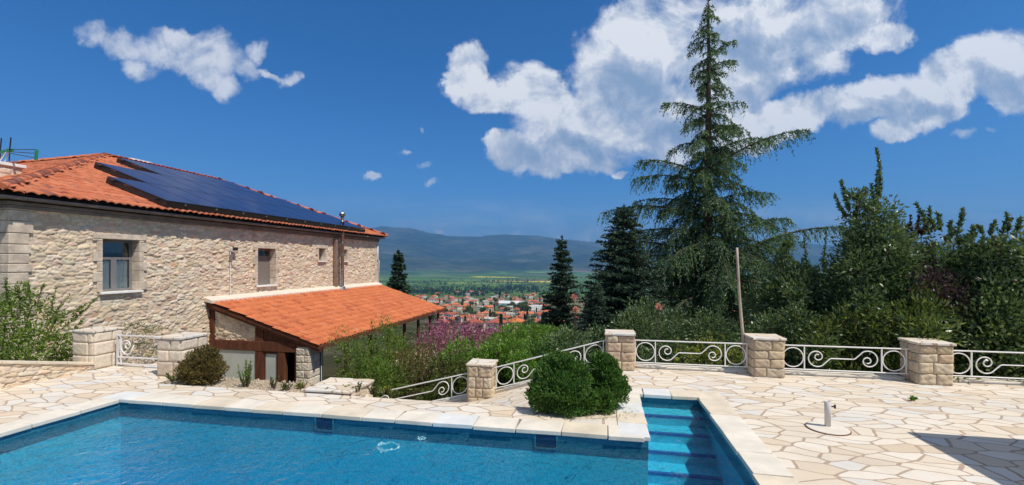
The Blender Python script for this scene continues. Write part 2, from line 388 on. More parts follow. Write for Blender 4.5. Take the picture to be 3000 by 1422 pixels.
def blocks(name, faces, parent, courses, seed=1, pal=None, rough=.018, bw=(.2, .34), mat='stone'):
    """squared stone courses: faces = list of (origin, U, N, length); every block is a pillowed, broken-faced quad grid"""
    rng = np.random.default_rng(seed); pal = PAL if pal is None else pal
    V = []; Fc = []; T = []
    for (O, U, N, L) in faces:
        O = np.array(O, float); U = np.array(U, float); N = np.array(N, float); z = 0
        for ch in courses:
            x = 0; cuts = [0]
            while x < L - .12:
                x += rng.uniform(*bw)
                if x > L - .12: x = L
                cuts.append(min(x, L))
            if cuts[-1] < L: cuts[-1] = L
            for a, b in zip(cuts[:-1], cuts[1:]):
                n = max(6, int((b - a) / .022)); m = max(5, int(ch / .022)); g = .008
                uu, vv = np.meshgrid(np.linspace(a + g, b - g, n), np.linspace(z + g, z + ch - g, m))
                pu = (uu - a) / (b - a); pv = (vv - z) / ch
                edge = np.minimum(np.minimum(pu, 1 - pu) * (b - a), np.minimum(pv, 1 - pv) * ch)
                ph = rng.uniform(0, 6, 4)
                h = .022 * np.clip(edge / .03, 0, 1) ** .6 + rough * (np.sin(uu * 27 + ph[0] + 2 * np.sin(vv * 19 + ph[1])) * np.sin(vv * 33 + ph[2] + uu * 11) * .5 + .35 * np.sin(uu * 71 + ph[3]) * np.sin(vv * 63 + ph[1])) * np.clip(edge / .02, 0, 1)
                h = h + rng.uniform(-.004, .008)
                c = pal[rng.integers(0, min(len(pal), 10))] * rng.uniform(.9, 1.1)
                P = O + uu[..., None] * U + vv[..., None] * np.array((0, 0, 1.)) + h[..., None] * N
                # skirt ring back into the core
                ids = np.arange(n * m).reshape(m, n); base = sum(len(q) for q in V)
                f = np.stack([ids[:-1, :-1], ids[:-1, 1:], ids[1:, 1:], ids[1:, :-1]], -1).reshape(-1, 4)
                ring = np.concatenate([ids[0, :], ids[1:, -1], ids[-1, -2::-1], ids[-2:0:-1, 0]])
                Pr = P.reshape(-1, 3)[ring] - N * .05; k = np.arange(len(ring)); k2 = (k + 1) % len(ring)
                sk = np.stack([ring[k2], ring[k], n * m + k, n * m + k2], -1)
                allf = np.concatenate([f, sk]) + base
                if np.dot(np.cross(U, (0, 0, 1)), N) < 0: allf = allf[:, ::-1]
                Fc.append(allf); V.append(np.concatenate([P.reshape(-1, 3), Pr])); T.append(np.tile(c, (n * m + len(ring), 1)))
            z += ch
    V = np.concatenate(V); return link(name, np_mesh(name, V, np.concatenate(Fc), tint=np.concatenate(T)), M[mat], parent)

def ragged(x0, x1, y0, y1, n=7, amp=.015, seed=0):
    rr = random.Random(seed); pts = []
    for (a, b) in (((x0, y0), (x1, y0)), ((x1, y0), (x1, y1)), ((x1, y1), (x0, y1)), ((x0, y1), (x0, y0))):
        for i in range(n):
            t = i / n; pts.append((a[0] + (b[0]-a[0])*t + rr.uniform(-amp, amp), a[1] + (b[1]-a[1])*t + rr.uniform(-amp, amp)))
    return pts
def stone_pillar(loc, w, d, h, label, seed, cap=.042, over=.04, group=None, pal=None, nc_=4, bw=(.16, .32), rough=.020):
    """loc: world x, y of the front-left corner and z of the foot"""
    x, y, z = loc
    t = empty('stone_pillar', (x + w/2, y + d/2, z), 0, label, 'pillar', group)
    hb = h - cap; nc = nc_; rr = np.random.default_rng(seed)
    cs = rr.uniform(.8, 1.2, nc); cs = cs / cs.sum() * hb
    X0, X1, Y0, Y1 = -w/2, w/2, -d/2, d/2
    MB().box(X0+.004, X1-.004, Y0+.004, Y1-.004, -.02, hb).build('mortar_core', M['mortar'], t)
    blocks('stonework', [((X0,Y0,0),(1,0,0),(0,-1,0),w), ((X1,Y0,0),(0,1,0),(1,0,0),d), ((X1,Y1,0),(-1,0,0),(0,1,0),w), ((X0,Y1,0),(0,-1,0),(-1,0,0),d)], t, cs, seed, pal, rough, bw)
    c = MB(); c.prism(ragged(X0-over, X1+over, Y0-over, Y1+over, 6, .012, seed), hb, h)
    c.build('cap', M['paving_cap'], t, bevel=.008, seg=2)
    return t

# ================================================================ pool
PX0, PX1, PY0, PY1 = -7.61, 1.56, .6, 5.86     # basin
CX0, CY1 = .56, 7.80                           # stair channel
WZ = -.115; PD = -1.55
pool = empty('swimming_pool', (0, 3, 0), 0, 'turquoise swimming pool with a narrow flight of steps in its side channel', 'swimming pool')
def pb(): return MB()
def at0(o): o.matrix_parent_inverse = Matrix.Translation((0, -3, 0)); return o
w = pb()
def vq(m, a, b, z0, z1): m.add([(a[0],a[1],z0),(b[0],b[1],z0),(b[0],b[1],z1),(a[0],a[1],z1)], [(0,1,2,3)])
loop = [(PX0,PY0),(PX0,PY1),(CX0,PY1),(CX0,CY1),(PX1,CY1),(PX1,PY0),(PX0,PY0)]
for a, b in zip(loop[:-1], loop[1:]): vq(w, a, b, PD, -.045)
at0(w.build('basin_wall', M['mosaic'], pool))
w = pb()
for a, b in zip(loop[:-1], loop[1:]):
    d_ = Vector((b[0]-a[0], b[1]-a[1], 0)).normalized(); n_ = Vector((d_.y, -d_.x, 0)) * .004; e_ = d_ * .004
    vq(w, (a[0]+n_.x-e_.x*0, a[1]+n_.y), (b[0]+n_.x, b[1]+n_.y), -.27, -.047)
at0(w.build('shaded_waterline_band', M['mosaic_shaded'], pool))  # tile strip darkened to carry the coping's shade
fl = pb(); fl.add([(PX0,PY0,PD),(PX1,PY0,PD),(PX1,PY1,PD),(PX0,PY1,PD)], [(0,1,2,3)])
at0(fl.build('basin_floor', M['mosaic'], pool))
noses = [(7.42, -.21), (7.08, -.36), (6.74, -.51), (6.40, -.66), (6.06, -.82), (5.72, -1.0), (5.38, -1.18), (5.04, -1.36)]
yb = CY1
for i, (yn, z) in enumerate(noses):
    x0 = CX0 + .004 if yn > PY1 - .3 else CX0 - .2
    s = pb(); s.box(CX0 + .003, PX1 - .003, yn, yb - .002 if i == 0 else noses[i-1][0], PD + .002, z)
    o = at0(s.build('step', M['mosaic'], pool))
    e = pb(); e.box(CX0 + .006, PX1 - .006, yn - .004, yn + .04, z - .035, z + .003); e = e.build('step_edge', M['mosaic_dark'], o)
    e.matrix_parent_inverse = Matrix.Identity(4)
# coping: individual slabs, each a bevelled block with its own tone, joined per side
def coping(p, q, inward, width, seed, lens=(.46, .66), end0=0, end1=0):
    """slabs from p to q along the pool edge; inward = unit vector pointing over the water"""
    rr = random.Random(seed); p = Vector((*p, 0)); q = Vector((*q, 0)); d = (q - p); L = d.length; d.normalize(); n = Vector((*inward, 0))
    x = -end0; g = .006
    while x < L + end1 - .02:
        l = rr.uniform(*lens)
        if x + l > L + end1 - .25: l = L + end1 - x
        a = p + d * (x + g); b = p + d * (x + l - g); jo = lambda: rr.uniform(-.012, .012); sk = rr.uniform(-.02, .02)
        o0, o1 = n * .035, -n * width; zt = .014 + rr.uniform(-.002, .003)
        v = [a + o0 + n*jo(), b + o0 + n*jo() , b + o1 + d*sk, a + o1 + d*sk]
        if (v[1]-v[0]).cross(v[2]-v[1]).z < 0: v = v[::-1]
        key = rr.choices(['slab', 'slab_grey', 'slab_tan'], [5, 2, 3])[0]
        at0(MB().hexa([Vector((k.x, k.y, -.045)) for k in v], [Vector((k.x, k.y, zt)) for k in v]).build('coping_slab', M[key], pool, bevel=.008, seg=2)); x += l
CW = .36
coping((PX0, PY0), (PX0, PY1), (1, 0), CW, 4, end1=-.04)
coping((PX0, PY1), (CX0, PY1), (0, -1), CW, 9, end0=CW, end1=-.04)
coping((CX0, PY1), (CX0, CY1), (1, 0), CW, 6, end1=-.04, lens=(.40,.5))
coping((CX0, CY1), (PX1, CY1), (0, -1), CW, 12, end0=CW, end1=0, lens=(.42, .52))
coping((PX1, PY0), (PX1, CY1), (-1, 0), CW, 15, end1=CW, lens=(.5, .72))
coping((PX0, PY0), (PX1, PY0), (0, 1), CW, 17, end0=CW, end1=CW)
# skimmer mouths in the far wall
for px in (952, 1600):
    c = at_y(px, 1250, PY1)
    k = pb(); k.box(c.x-.13, c.x+.13, PY1-.012, PY1-.002, -.20, -.055); sk = at0(k.build('skimmer', M['skimmer'], pool))
    fr = pb(); x0, x1 = c.x-.155, c.x+.155
    fr.box(x0, x0+.024, PY1-.02, PY1-.0125, -.22, -.05).box(x1-.024, x1, PY1-.02, PY1-.0125, -.22, -.05).box(x0+.01, x1-.01, PY1-.021, PY1-.0130, -.235, -.215)
    fr = fr.build('skimmer_frame', M['mosaic_shaded'], sk)
# water body, with gentle swell and two welling ripples over the return jets
def swell(x, y):
    h = .004*np.sin(3.1*x+1.7*y+.6*np.sin(2.2*y)) + .003*np.sin(-2.3*x+5.2*y+1.1*np.sin(1.7*x)) + .0022*np.sin(7.9*x+6.1*y+np.sin(3*y)) + .0016*np.sin(-11*x+9*y)
    for cx, cy, r, a in ((-2.63, 5.20, .125, .040), (-2.32, 5.53, .040, .020)):
        d = np.hypot((x-cx), (y-cy)*1.0); th = np.arctan2(y-cy, x-cx)
        h = h + a*np.exp(-((d-r*(1+.1*np.sin(3*th)))/(r*.28))**2)*(1+.35*np.sin(5*th+1)) + a*.22*np.exp(-((d-2.1*r)/(r*.4))**2)
    return h
res = .03
xs = np.unique(np.round(np.concatenate([np.arange(PX0-.01, PX1+.01, res), [CX0-.01, PX1+.01]]), 5)); ys = np.unique(np.round(np.concatenate([np.arange(PY0-.01, CY1+.01, res), [PY1+.01, CY1+.01]]), 5))
x, y = np.meshgrid(xs, ys); ny, nx = x.shape; ids = np.arange(nx*ny).reshape(ny, nx)
ic = int(np.argmin(abs(xs-(CX0-.01)))); jc = int(np.argmin(abs(ys-(PY1+.01))))
F4 = np.stack([ids[:-1,:-1], ids[:-1,1:], ids[1:,1:], ids[1:,:-1]], -1); keep = np.ones(F4.shape[:2], bool); keep[jc:, :ic] = False; F4 = F4[keep]
zb_ = PD - .1; corner = [(xs[0],ys[0]), (xs[-1],ys[0]), (xs[-1],ys[-1]), (xs[ic],ys[-1]), (xs[ic],ys[jc]), (xs[0],ys[jc])]
Vw = np.concatenate([np.stack([x, y, WZ + swell(x, y)], -1).reshape(-1, 3), np.array([(a_, b_, zb_) for a_, b_ in corner])]); c0 = nx*ny
edges = [ids[0,:], ids[:,-1], ids[-1,ic:][::-1], ids[jc:,ic][::-1], ids[jc,:ic+1][::-1], ids[:jc+1,0][::-1]]
def wall_tris(e, i): 
    a_, b_ = c0+i, c0+(i+1) % 6; k = np.arange(len(e)-1)
    return np.concatenate([np.stack([e[k+1], e[k], np.full(len(k), a_)], -1), [[e[-1], a_, b_]]])
me = np_mesh('water', Vw, [F4, np.array([[c0+5,c0+4,c0+3,c0+2,c0+1,c0]]), np.concatenate([wall_tris(e, i) for i, e in enumerate(edges)])], smooth=True)
tag(link('water', me, M['water']), 'clear turquoise pool water with small ripples', None, None, 'structure')
# pale rings over the jets: refracted light put into their colour
m, g, out = new_mat('painted_refraction'); p_ = pos(g)
g.set(out, 0, g.n('ShaderNodeMixShader', {0: g.mrange(g.noise(p_, 26, 4).outputs[0], .35, .65, .05, .55), 1: g.n('ShaderNodeBsdfTransparent'), 2: g.n('ShaderNodeBsdfPrincipled', {'Base Color': (.45, .82, .90, 1), 'Roughness': .12})}))
for cx, cy, r_, w_ in ((-2.63, 5.20, .118, .030), (-2.32, 5.53, .040, .016)):
    rr = random.Random(int(r_*1000)); n = 44
    pts = [Vector((cx + r_*(1+.04*math.sin(4*t_)+.05*math.sin(7*t_+1))*math.cos(t_)*1.15, cy + r_*(1+.05*math.sin(5*t_+2))*math.sin(t_), WZ + .018 + .008*math.sin(5*t_))) for t_ in [2*math.pi*k/n for k in range(n)]]
    tag(MB().tube(pts, [w_*rr.uniform(.25, 1)*(.6+.4*math.sin(k*.4+1)) + .003 for k in range(n)], 7, closed=True).build('refraction_ring', m, smooth=True), 'larger pale ring of refracted light over water welling up in the pool' if r_ > .1 else 'smaller pale ring of refracted light on the water nearer the pool edge', 'ripple')

# ================================================================ patio
def rect(m, x0, x1, y0, y1, z=0): m.add([(x0,y0,z),(x1,y0,z),(x1,y1,z),(x0,y1,z)], [(0,1,2,3)])
pa = MB()
XL, XR = PX0-CW, PX1+CW; YF = PY1+CW; YC = CY1+CW; YN = PY0-CW; CXL = CX0-CW; YE = 9.98; YG = 7.98
rect(pa, -10.26, XL, YN, YG); rect(pa, XL, CXL, YF, 6.76); rect(pa, -.05, CXL, 6.76, YE); rect(pa, CXL, XR, YC, YE)
rect(pa, XR, 13.5, YN, YE); rect(pa, -10.26, 13.5, -6, YN)
tag(pa.build('patio', M['paving']), None, None, None, 'structure')
# ramp of paving falling away to the left behind the strip
rp = MB(); rz = [(-.05, 0), (-2.3, -.70), (-5.7, -1.52), (-7.2, -1.9)]
for (xa, za), (xb, zb) in zip(rz[:-1], rz[1:]):
    rp.add([(xb,6.76,zb),(xa,6.76,za),(xa,9.78,za),(xb,9.78,zb)], [(0,1,2,3)])
tag(rp.build('path', M['paving']), None, None, None, 'structure')
rw = MB()
for x0, x1, y0, y1 in ((-10.24, XL, YN, YG-.02), (XL, CXL, YF, 6.74), (-.045, CXL, 6.76, YE-.02), (CXL, XR, YC, YE-.02), (XR+.0, 13.48, YN, YE-.02)):
    rw.box(x0, x1, y0, y1, -4.2, -.006)
rwall = rw.build('retaining_wall', M['mortar']); tag(rwall, 'rendered retaining wall carrying the paved pool terrace', 'retaining wall')
# pale kerb along the outer edge under the railings
kb = MB()
for x0, x1 in ((.62, 2.84), (3.38, 5.56), (6.12, 8.3)): kb.box(x0, x1, 9.72, 9.96, -.01, .045)
tag(kb.build('terrace_kerb', M['slab'], bevel=.006), 'pale stone kerb under the white railings', 'kerb')
kb = MB(); 
for (xa, za), (xb, zb) in zip(rz[:2], rz[1:3]):
    xa2 = min(xa, -.1)
    kb.hexa([(xb,9.70,zb-.2),(xa2,9.70,za-.2),(xa2,9.9,za-.2),(xb,9.9,zb-.2)], [(xb,9.70,zb+.05),(xa2,9.70,za+.05),(xa2,9.9,za+.05),(xb,9.9,zb+.05)])
tag(kb.build('sloping_kerb', M['slab']), 'pale kerb sloping down beside the descending path', 'kerb')

# pillars of the balustrade
PFY = 9.42
pw = .53
for i, (px, lab) in enumerate(((1778, 'stone pillar at the top of the sloping railing, behind the green bush'), (2208, 'stone pillar between the two level railings, with the leaning pole behind it'), (2691, 'stone pillar nearest the right side of the terrace'))):
    p = at_y(px, 1100, PFY); stone_pillar((p.x, PFY, 0), pw, .50, .76, lab, 21 + i, group='pillars of the terrace balustrade', pal=PAL[:10]*np.array((.70,.66,.58)))
stone_pillar((8.55, PFY, 0), pw, .5, .76, 'stone pillar at the far right end of the railings', 31, group='pillars of the terrace balustrade', pal=PAL[:10]*np.array((.70,.66,.58)))
p = at_y(1370, 1165, PFY); stone_pillar((p.x, PFY, -.92), pw, .50, .92, 'lower stone pillar midway down the sloping railing', 35, group='pillars of the terrace balustrade', pal=PAL[:10]*np.array((.70,.66,.58)))
P0X = p.x

# railings
def spiral_scroll(H):
    c0 = Vector((.235, 0, H*.60)); c1 = Vector((.205, 0, H*.50)); Rm = .178; pts = []
    a1 = R(308); tot = R(360*1.72); n = 46
    for i in range(n + 1):
        t = i / n; th = a1 - tot * (1 - t); r = .022 + (Rm - .022) * t ** 1.25; c = c0.lerp(c1, t)
        pts.append(Vector((c.x + r*math.cos(th), 0, c.z + r*math.sin(th))))
    return pts
def railing(x0, z0, x1, z1, y, label, H=.46, group='scrollwork railings of the terrace', name='scroll_railing', rt=.011, mat='white_metal', parts=True):
    """panel from (x0, bottom z0) to (x1, bottom z1)"""
    L = x1 - x0; sl = (z1 - z0) / L
    t = empty(name, (x0, y, z0), 0, label, 'railing', group)
    S = lambda p: Vector((p.x, p.y, p.z + sl * p.x))
    q = lambda x, z: S(Vector((x, 0, z)))
    MB().bar(q(0, H), q(L, H), .03, .022).build('top_rail', M[mat], t, bevel=.003)
    MB().bar(q(0, 0), q(L, 0), .026, .02).build('bottom_rail', M[mat], t, bevel=.003)
    ci = .20; a = .05
    for xx in (a, a + 2*ci - .0, L - a - 2*ci, L - a):
        MB().bar(q(xx, .01), q(xx, H - .01), .02, .02).build('upright', M[mat], t)
    for xc in (a + ci, L - a - ci):
        rr = ci - .018; pts = [q(xc + rr*math.cos(th), H/2 + rr*math.sin(th)*1.02) for th in [2*math.pi*k/36 for k in range(36)]]
        MB().tube(pts, rt, 6, closed=True).build('ring', M[mat], t, smooth=True)
    sc = spiral_scroll(H); xo = a + 2*ci + .0; xe = L - a - 2*ci
    mid = H * .5; up = [Vector((.47, 0, mid)), Vector((.50, 0, mid))]
    pts = [S(Vector((xo + p.x, 0, p.z))) for p in sc + [Vector((.36, 0, H*.30)), Vector((.44, 0, mid - .012))] + up]
    MB().tube(pts, rt, 6).build('scroll', M[mat], t, smooth=True)
    pts2 = [S(Vector((xe - p.x, 0, H - p.z))) for p in sc + [Vector((.36, 0, H*.30)), Vector((.44, 0, mid - .012))] + up]
    MB().tube(pts2, rt, 6).build('scroll', M[mat], t, smooth=True)
    MB().tube([S(Vector((xo + .50, 0, mid))), S(Vector((xe - .50, 0, mid)))], rt, 6).build('middle_bar', M[mat], t)
    for xx in (.35*L, .65*L):
        pass
    return t
RY = 9.67
pl = [at_y(px, 1100, PFY).x for px in (1778, 2208, 2691)]
railing(pl[0]+pw, .13, pl[1], .13, RY, 'level white scroll railing in front of the yellow green shrub')
railing(pl[1]+pw, .13, pl[2], .13, RY, 'level white scroll railing below the laurel hedge, second from the right')
railing(pl[2]+pw, .13, 8.55, .13, RY, 'white scroll railing leaving the picture at the right')
railing(P0X+pw, -.585, pl[0]-.02, .11, RY, 'sloping white scroll railing half hidden by the green bush')
railing(-5.62, -1.42, P0X, -.715, RY, 'lowest white scroll railing sinking behind the paved edge')

# left: gate pillars, gate, low wall
G1 = stone_pillar((-10.78, 7.36, 0), .54, .56, .80, 'pale stone gate pillar on the left, at the end of the low wall', 41, group='gate pillars', pal=PAL[[2,3,5,8]]*np.array((.88,.85,.82)), nc_=3, bw=(.26, .42), rough=.007)
G2 = stone_pillar((-8.48, 7.22, 0), .54, .58, .76, 'pale stone gate pillar beside the round bronzed bush', 43, group='gate pillars', pal=PAL[[2,3,5,8]]*np.array((.88,.85,.82)), nc_=3, bw=(.26, .42), rough=.007)
gt = empty('garden_gate', (-10.1, 7.72, 0), 0, 'low white steel gate with a scroll between two stone pillars', 'gate')
gx = 1.50
MB().bar((0,0,.66),(gx,0,.66),.025).build('top_rail', M['white_metal'], gt); MB().bar((0,0,.20),(gx,0,.20),.025).build('middle_rail', M['white_metal'], gt); MB().bar((0,0,.06),(gx,0,.06),.025).build('bottom_rail', M['white_metal'], gt)
MB().bar((0,0,0),(0,0,.68),.05,.012).build('gate_post', M['plastic'], gt); MB().bar((.09,0,.05),(.09,0,.66),.02).build('upright', M['white_metal'], gt); MB().bar((gx,0,.05),(gx,0,.66),.02).build('upright', M['white_metal'], gt)
MB().tube([Vector((p.x+.02, 0, p.z*.98+.2)) for p in spiral_scroll(.46)] + [Vector((.42,0,.46))], .011, 6).build('scroll', M['white_metal'], gt, smooth=True)
lw = empty('low_wall', (-10.25, 3, 0), 0, 'low rubble garden wall with flat stone coping left of the pool', 'wall')
topf = lambda u: np.clip(.47 - (u - 2.8) * .235, .10, .62)   # u from y=3
rubble('wall', (0, 0, 0), (0, 1, 0), (1, 0, 0), 4.36, .5, res=.018, sw=.24, sh=.12, depth=.035, seed=8, parent=lw, top=topf)
cp = MB(); n = 9
for i in range(n):
    a, b = 4.36*i/n + .004, 4.36*(i+1)/n - .004; za, zb = float(topf(a)), float(topf(b))
    cp.hexa([(-.36,a,za),(.05,a,za),(.05,b,zb),(-.36,b,zb)], [(-.36,a,za+.05),(.05,a,za+.05),(.05,b,zb+.05),(-.36,b,zb+.05)])
cp.build('wall_coping', M['slab_tan'], lw, bevel=.006)
MB().box(-.34, -.003, 0, 4.36, -1.2, .10).build('wall_core', M['mortar'], lw)

# low plinth at the foot of the planted bed
pt = empty('stone_plinth', (-4.55, 7.22, 0), 0, 'low square plinth with a flagstone top at the edge of the bed', 'plinth')
rubble('plinth_face', (-.40, -.36, -.35), (1, 0, 0), (0, -1, 0), .8, .36, res=.02, sw=.2, sh=.12, depth=.03, seed=5, parent=pt)
rubble('plinth_face', (.40, -.36, -.35), (0, 1, 0), (1, 0, 0), .72, .36, res=.02, sw=.2, sh=.12, depth=.03, seed=6, parent=pt)
MB().box(-.395, .395, -.355, .36, -.36, .01).build('plinth_core', M['mortar'], pt)
MB().prism(ragged(-.46, .44, -.42, .40, 5, .02, 4), .008, .050).build('plinth_slab', M['paving_cap'], pt, bevel=.008)

# parasol foot
ub = at_z(2425, 1257, 0)
uf = empty('parasol_stand', ub, 0, 'empty white parasol stand, a tube on a round base plate', 'parasol stand')
MB().lathe([(.245,.004),(.247,.010),(.238,.018),(.10,.028),(.05,.036),(.045,.040)], 40).build('base_plate', M['slab'], uf, smooth=False)
MB().lathe([(.250,.0),(.254,.004),(.254,.012),(.248,.014)], 40).build('base_rim', M['rust'], uf)
tb = MB(); tb.lathe([(.036,.03),(.036,.20),(.039,.205),(.039,.365),(.034,.368),(.031,.35),(.031,.10)], 24).build('tube', M['plastic'], uf, smooth=True)
MB().tube([(.043,0,.30),(.085,0,.30)], .010, 8).tube([(.085,0,.275),(.085,0,.325)], .012, 8).build('clamp_knob', M['black'], uf)

# leaning pole behind the railing
a, b = at_y(2188, 1040, 9.90), at_y(2158, 726, 9.94); a.z = -.5
pp = MB(); pts = [a.lerp(b, t) + Vector((.012*math.sin(7*t), .008*math.cos(5*t), 0)) for t in [i/9 for i in range(10)]]
pp.tube(pts, [.036 - .012*i/9 for i in range(10)], 9); tag(pp.build('wooden_pole', M['wood_post'], smooth=True), 'tall bare wooden pole leaning behind the balustrade pillar', 'pole')

# parasol out of frame on the right: it throws the straight-edged shadow
ps = empty('square_parasol', (7.16, 4.15, 0), 0, 'large square beige garden parasol on a pole', 'parasol')
MB().lathe([(.3,.0),(.3,.06),(.05,.09),(.03,.1),(.03,2.95),(.01,2.97)], 16).build('pole', M['wood'], ps, smooth=True)
hx = 1.80; c = MB()
c.add([(-hx,-hx,2.6),(hx,-hx,2.6),(hx,hx,2.6),(-hx,hx,2.6),(0,0,3.0),(-hx,-hx,2.585),(hx,-hx,2.585),(hx,hx,2.585),(-hx,hx,2.585),(0,0,2.985)], [(0,1,4),(1,2,4),(2,3,4),(3,0,4),(6,5,9),(7,6,9),(8,7,9),(5,8,9),(0,5,6,1),(1,6,7,2),(2,7,8,3),(3,8,5,0)])
c.build('canopy', M['canvas'], ps)
for sx, sy in ((1,1),(1,-1),(-1,1),(-1,-1)): MB().bar((0,0,2.93),(sx*(hx-.05),sy*(hx-.05),2.565),.02).build('rib', M['wood'], ps)
# ================================================================ tiles
def tiles(name, O, U, V_, L, S, inside, parent, mat='tile', pitch=.21, course=.36, amp=.045, seed=1):
    """barrel tiles laid tile by tile on a slope: O eave corner, U along the eave, V_ up the slope"""
    O = np.array(O, float); U = np.array(U, float); V_ = np.array(V_, float); U /= np.linalg.norm(U); V_ /= np.linalg.norm(V_)
    N = np.cross(U, V_); N = N if N[2] > 0 else -N
    rng = np.random.default_rng(seed); nu = int(round(L / pitch)); pitch = L / nu; nv = int(S / course) + 1
    ii, jj = np.meshgrid(np.arange(nu), np.arange(nv)); ii = ii.ravel(); jj = jj.ravel()
    uc = (ii + .5) * pitch; vc = (jj + .5) * course
    k = np.array([inside(a, b) for a, b in zip(uc, vc)]); ii = ii[k]; jj = jj[k]; n = len(ii)
    K = 9; s = np.linspace(0, 1, K); prof = amp * np.maximum(np.cos((s - .5) * 2 * math.pi * .92) * .5 + .5, 0) ** .75
    jit = rng.normal(0, .006, (n, 1)); tl = rng.normal(0, .010, (n, 1))
    u = (ii[:, None] + s[None]) * pitch; rows = []
    v0 = jj[:, None] * course - .03 + rng.normal(0, .011, (n, 1)); v1 = (jj[:, None] + 1) * course
    for vv, hh in ((v0, -.012), (v0, .022), (v1, .0)):
        h = prof[None] * (1 if hh != -.012 else .9) + hh + jit + tl * (s[None] - .5)
        rows.append(O + u[..., None] * U + (vv + 0 * u)[..., None] * V_ + h[..., None] * N)
    P = np.stack(rows, 1)          # n,3,K,3
    ids = np.arange(n * 3 * K).reshape(n, 3, K)
    f = np.stack([ids[:, :-1, :-1], ids[:, :-1, 1:], ids[:, 1:, 1:], ids[:, 1:, :-1]], -1).reshape(-1, 4)
    t = np.clip(rng.beta(1.3, 1.7, n), 0, 1); t[rng.random(n) < .035] = 1.0; t = np.repeat(t, 3 * K)
    me = np_mesh(name, P.reshape(-1, 3), f, tint=t, smooth=True)
    return link(name, me, M[mat], parent)
def ridge_caps(name, a, b, parent, r=.11, seg=.36, mat='tile', seed=2):
    a = Vector(a); b = Vector(b); d = b - a; L = d.length; d.normalize(); n = int(L / seg); side = d.cross(Vector((0, 0, 1))).normalized(); up = side.cross(d)
    vs = []; fs = []; tn = []; rr = random.Random(seed)
    for i in range(n):
        p0 = a + d * (L*i/n - .03); p1 = a + d * (L*(i+1)/n); t = rr.choice([0, .3, .5, .8, 1.0, 1.0]); b0 = len(vs)
        for p, rad in ((p0, r*1.12), (p1, r*.9)):
            for k in range(9):
                th = math.pi * k / 8; vs.append(p + side*math.cos(th)*rad + up*(math.sin(th)*rad*.8)); tn.append(t)
        for k in range(8): fs.append((b0+k, b0+k+1, b0+9+k+1, b0+9+k))
        vs.append(p0 - up*.03); tn.append(t); 
        for k in range(8): fs.append((b0+k+1, b0+k, len(vs)-1))
    me = bpy.data.meshes.new(name); me.from_pydata([tuple(v) for v in vs], [], fs); me.update()
    at = me.attributes.new('tint', 'FLOAT', 'POINT'); at.data.foreach_set('value', tn)
    return link(name, me, M[mat], parent)

# ================================================================ the stone house
HX = -13.0; HY0, HY1 = 7.66, 24.40; ZE = 3.76; TS = .3675
EX, EY0, EY1 = -12.57, 7.24, 24.78; RX, RY0, RY1 = -20.5, 15.16, 20.9; ZR = ZE + (EX - RX) * TS
BX = 2 * RX - EX
house = empty('stone_house', (0, 0, 0), 0, 'large rubble stone house with a hipped orange tile roof', 'house')
ZB = -3.2
wins = []
for (xl, yt, xr, yb) in ((296, 702, 404, 858), (752, 722.6, 805, 830.5), (931.6, 728, 954, 764.5), (998.7, 731, 1015.4, 766)):
    a = at_x(xl, yt, HX); b = at_x(xr, yb, HX); c = at_x(xl, yb, HX); wins.append([a.y, b.y, c.z, a.z])
wins[2][1] = wins[2][0] + .42*1.2; wins[3] = [wins[3][1] - .5, wins[3][1], wins[2][2], wins[2][3]]
wins[1][2:] = [1.32, 2.75]
wins[0][2:] = [1.42, 2.83]
rubble('front_wall', (HX, HY0, ZB), (0, 1, 0), (1, 0, 0), HY1 - HY0, 3.52 - ZB, res=.022, sw=.24, sh=.095, depth=.036, seed=3, parent=house,
       holes=[(w0 - HY0, w1 - HY0, z0 - ZB, z1 - ZB) for w0, w1, z0, z1 in wins])
rubble('end_wall', (HX, HY0, ZB), (-1, 0, 0), (0, -1, 0), 6, 3.52 - ZB, res=.05, sw=.31, sh=.135, depth=.05, seed=4, parent=house)
w = MB(); w.box(BX+.35, HX-5.98, HY0, HY0+.2, ZB, 3.5); w.box(BX+.3, BX+.5, HY0, HY1, ZB, 3.5); w.box(BX+.5, HX-.3, HY1-.2, HY1, ZB, 3.5)
w.build('rear_wall', M['plaster'], house)
# quoins on the near corner and pale quoins at the far corner
qn = MB(); rr = random.Random(5); z = -3.0; i = 0
while z < 3.45:
    h = rr.uniform(.19, .28); l = .38 if i % 2 else .26; l += rr.uniform(-.05, .05); d = .42 if i % 2 else .66
    if z + h > 3.5: h = 3.5 - z
    qn.box(HX - d, HX + .062 + rr.uniform(0, .014), HY0 - .062 - rr.uniform(0, .014), HY0 + l, z + .006, z + h - .006); z += h; i += 1
qn.build('corner_stone', M['dressed'], house, bevel=.014, seg=2)
qn = MB(); z = 0.6; i = 0
while z < 3.45:
    h = rr.uniform(.24, .34); l = .55 if i % 2 else .34
    if z + h > 3.5: h = 3.5 - z
    qn.box(HX - .3, HX + .055 + rr.uniform(0, .012), HY1 - l, HY1 + .03, z + .006, z + h - .006); z += h; i += 1
qn.build('corner_stone', M['dressed'], house, bevel=.012)
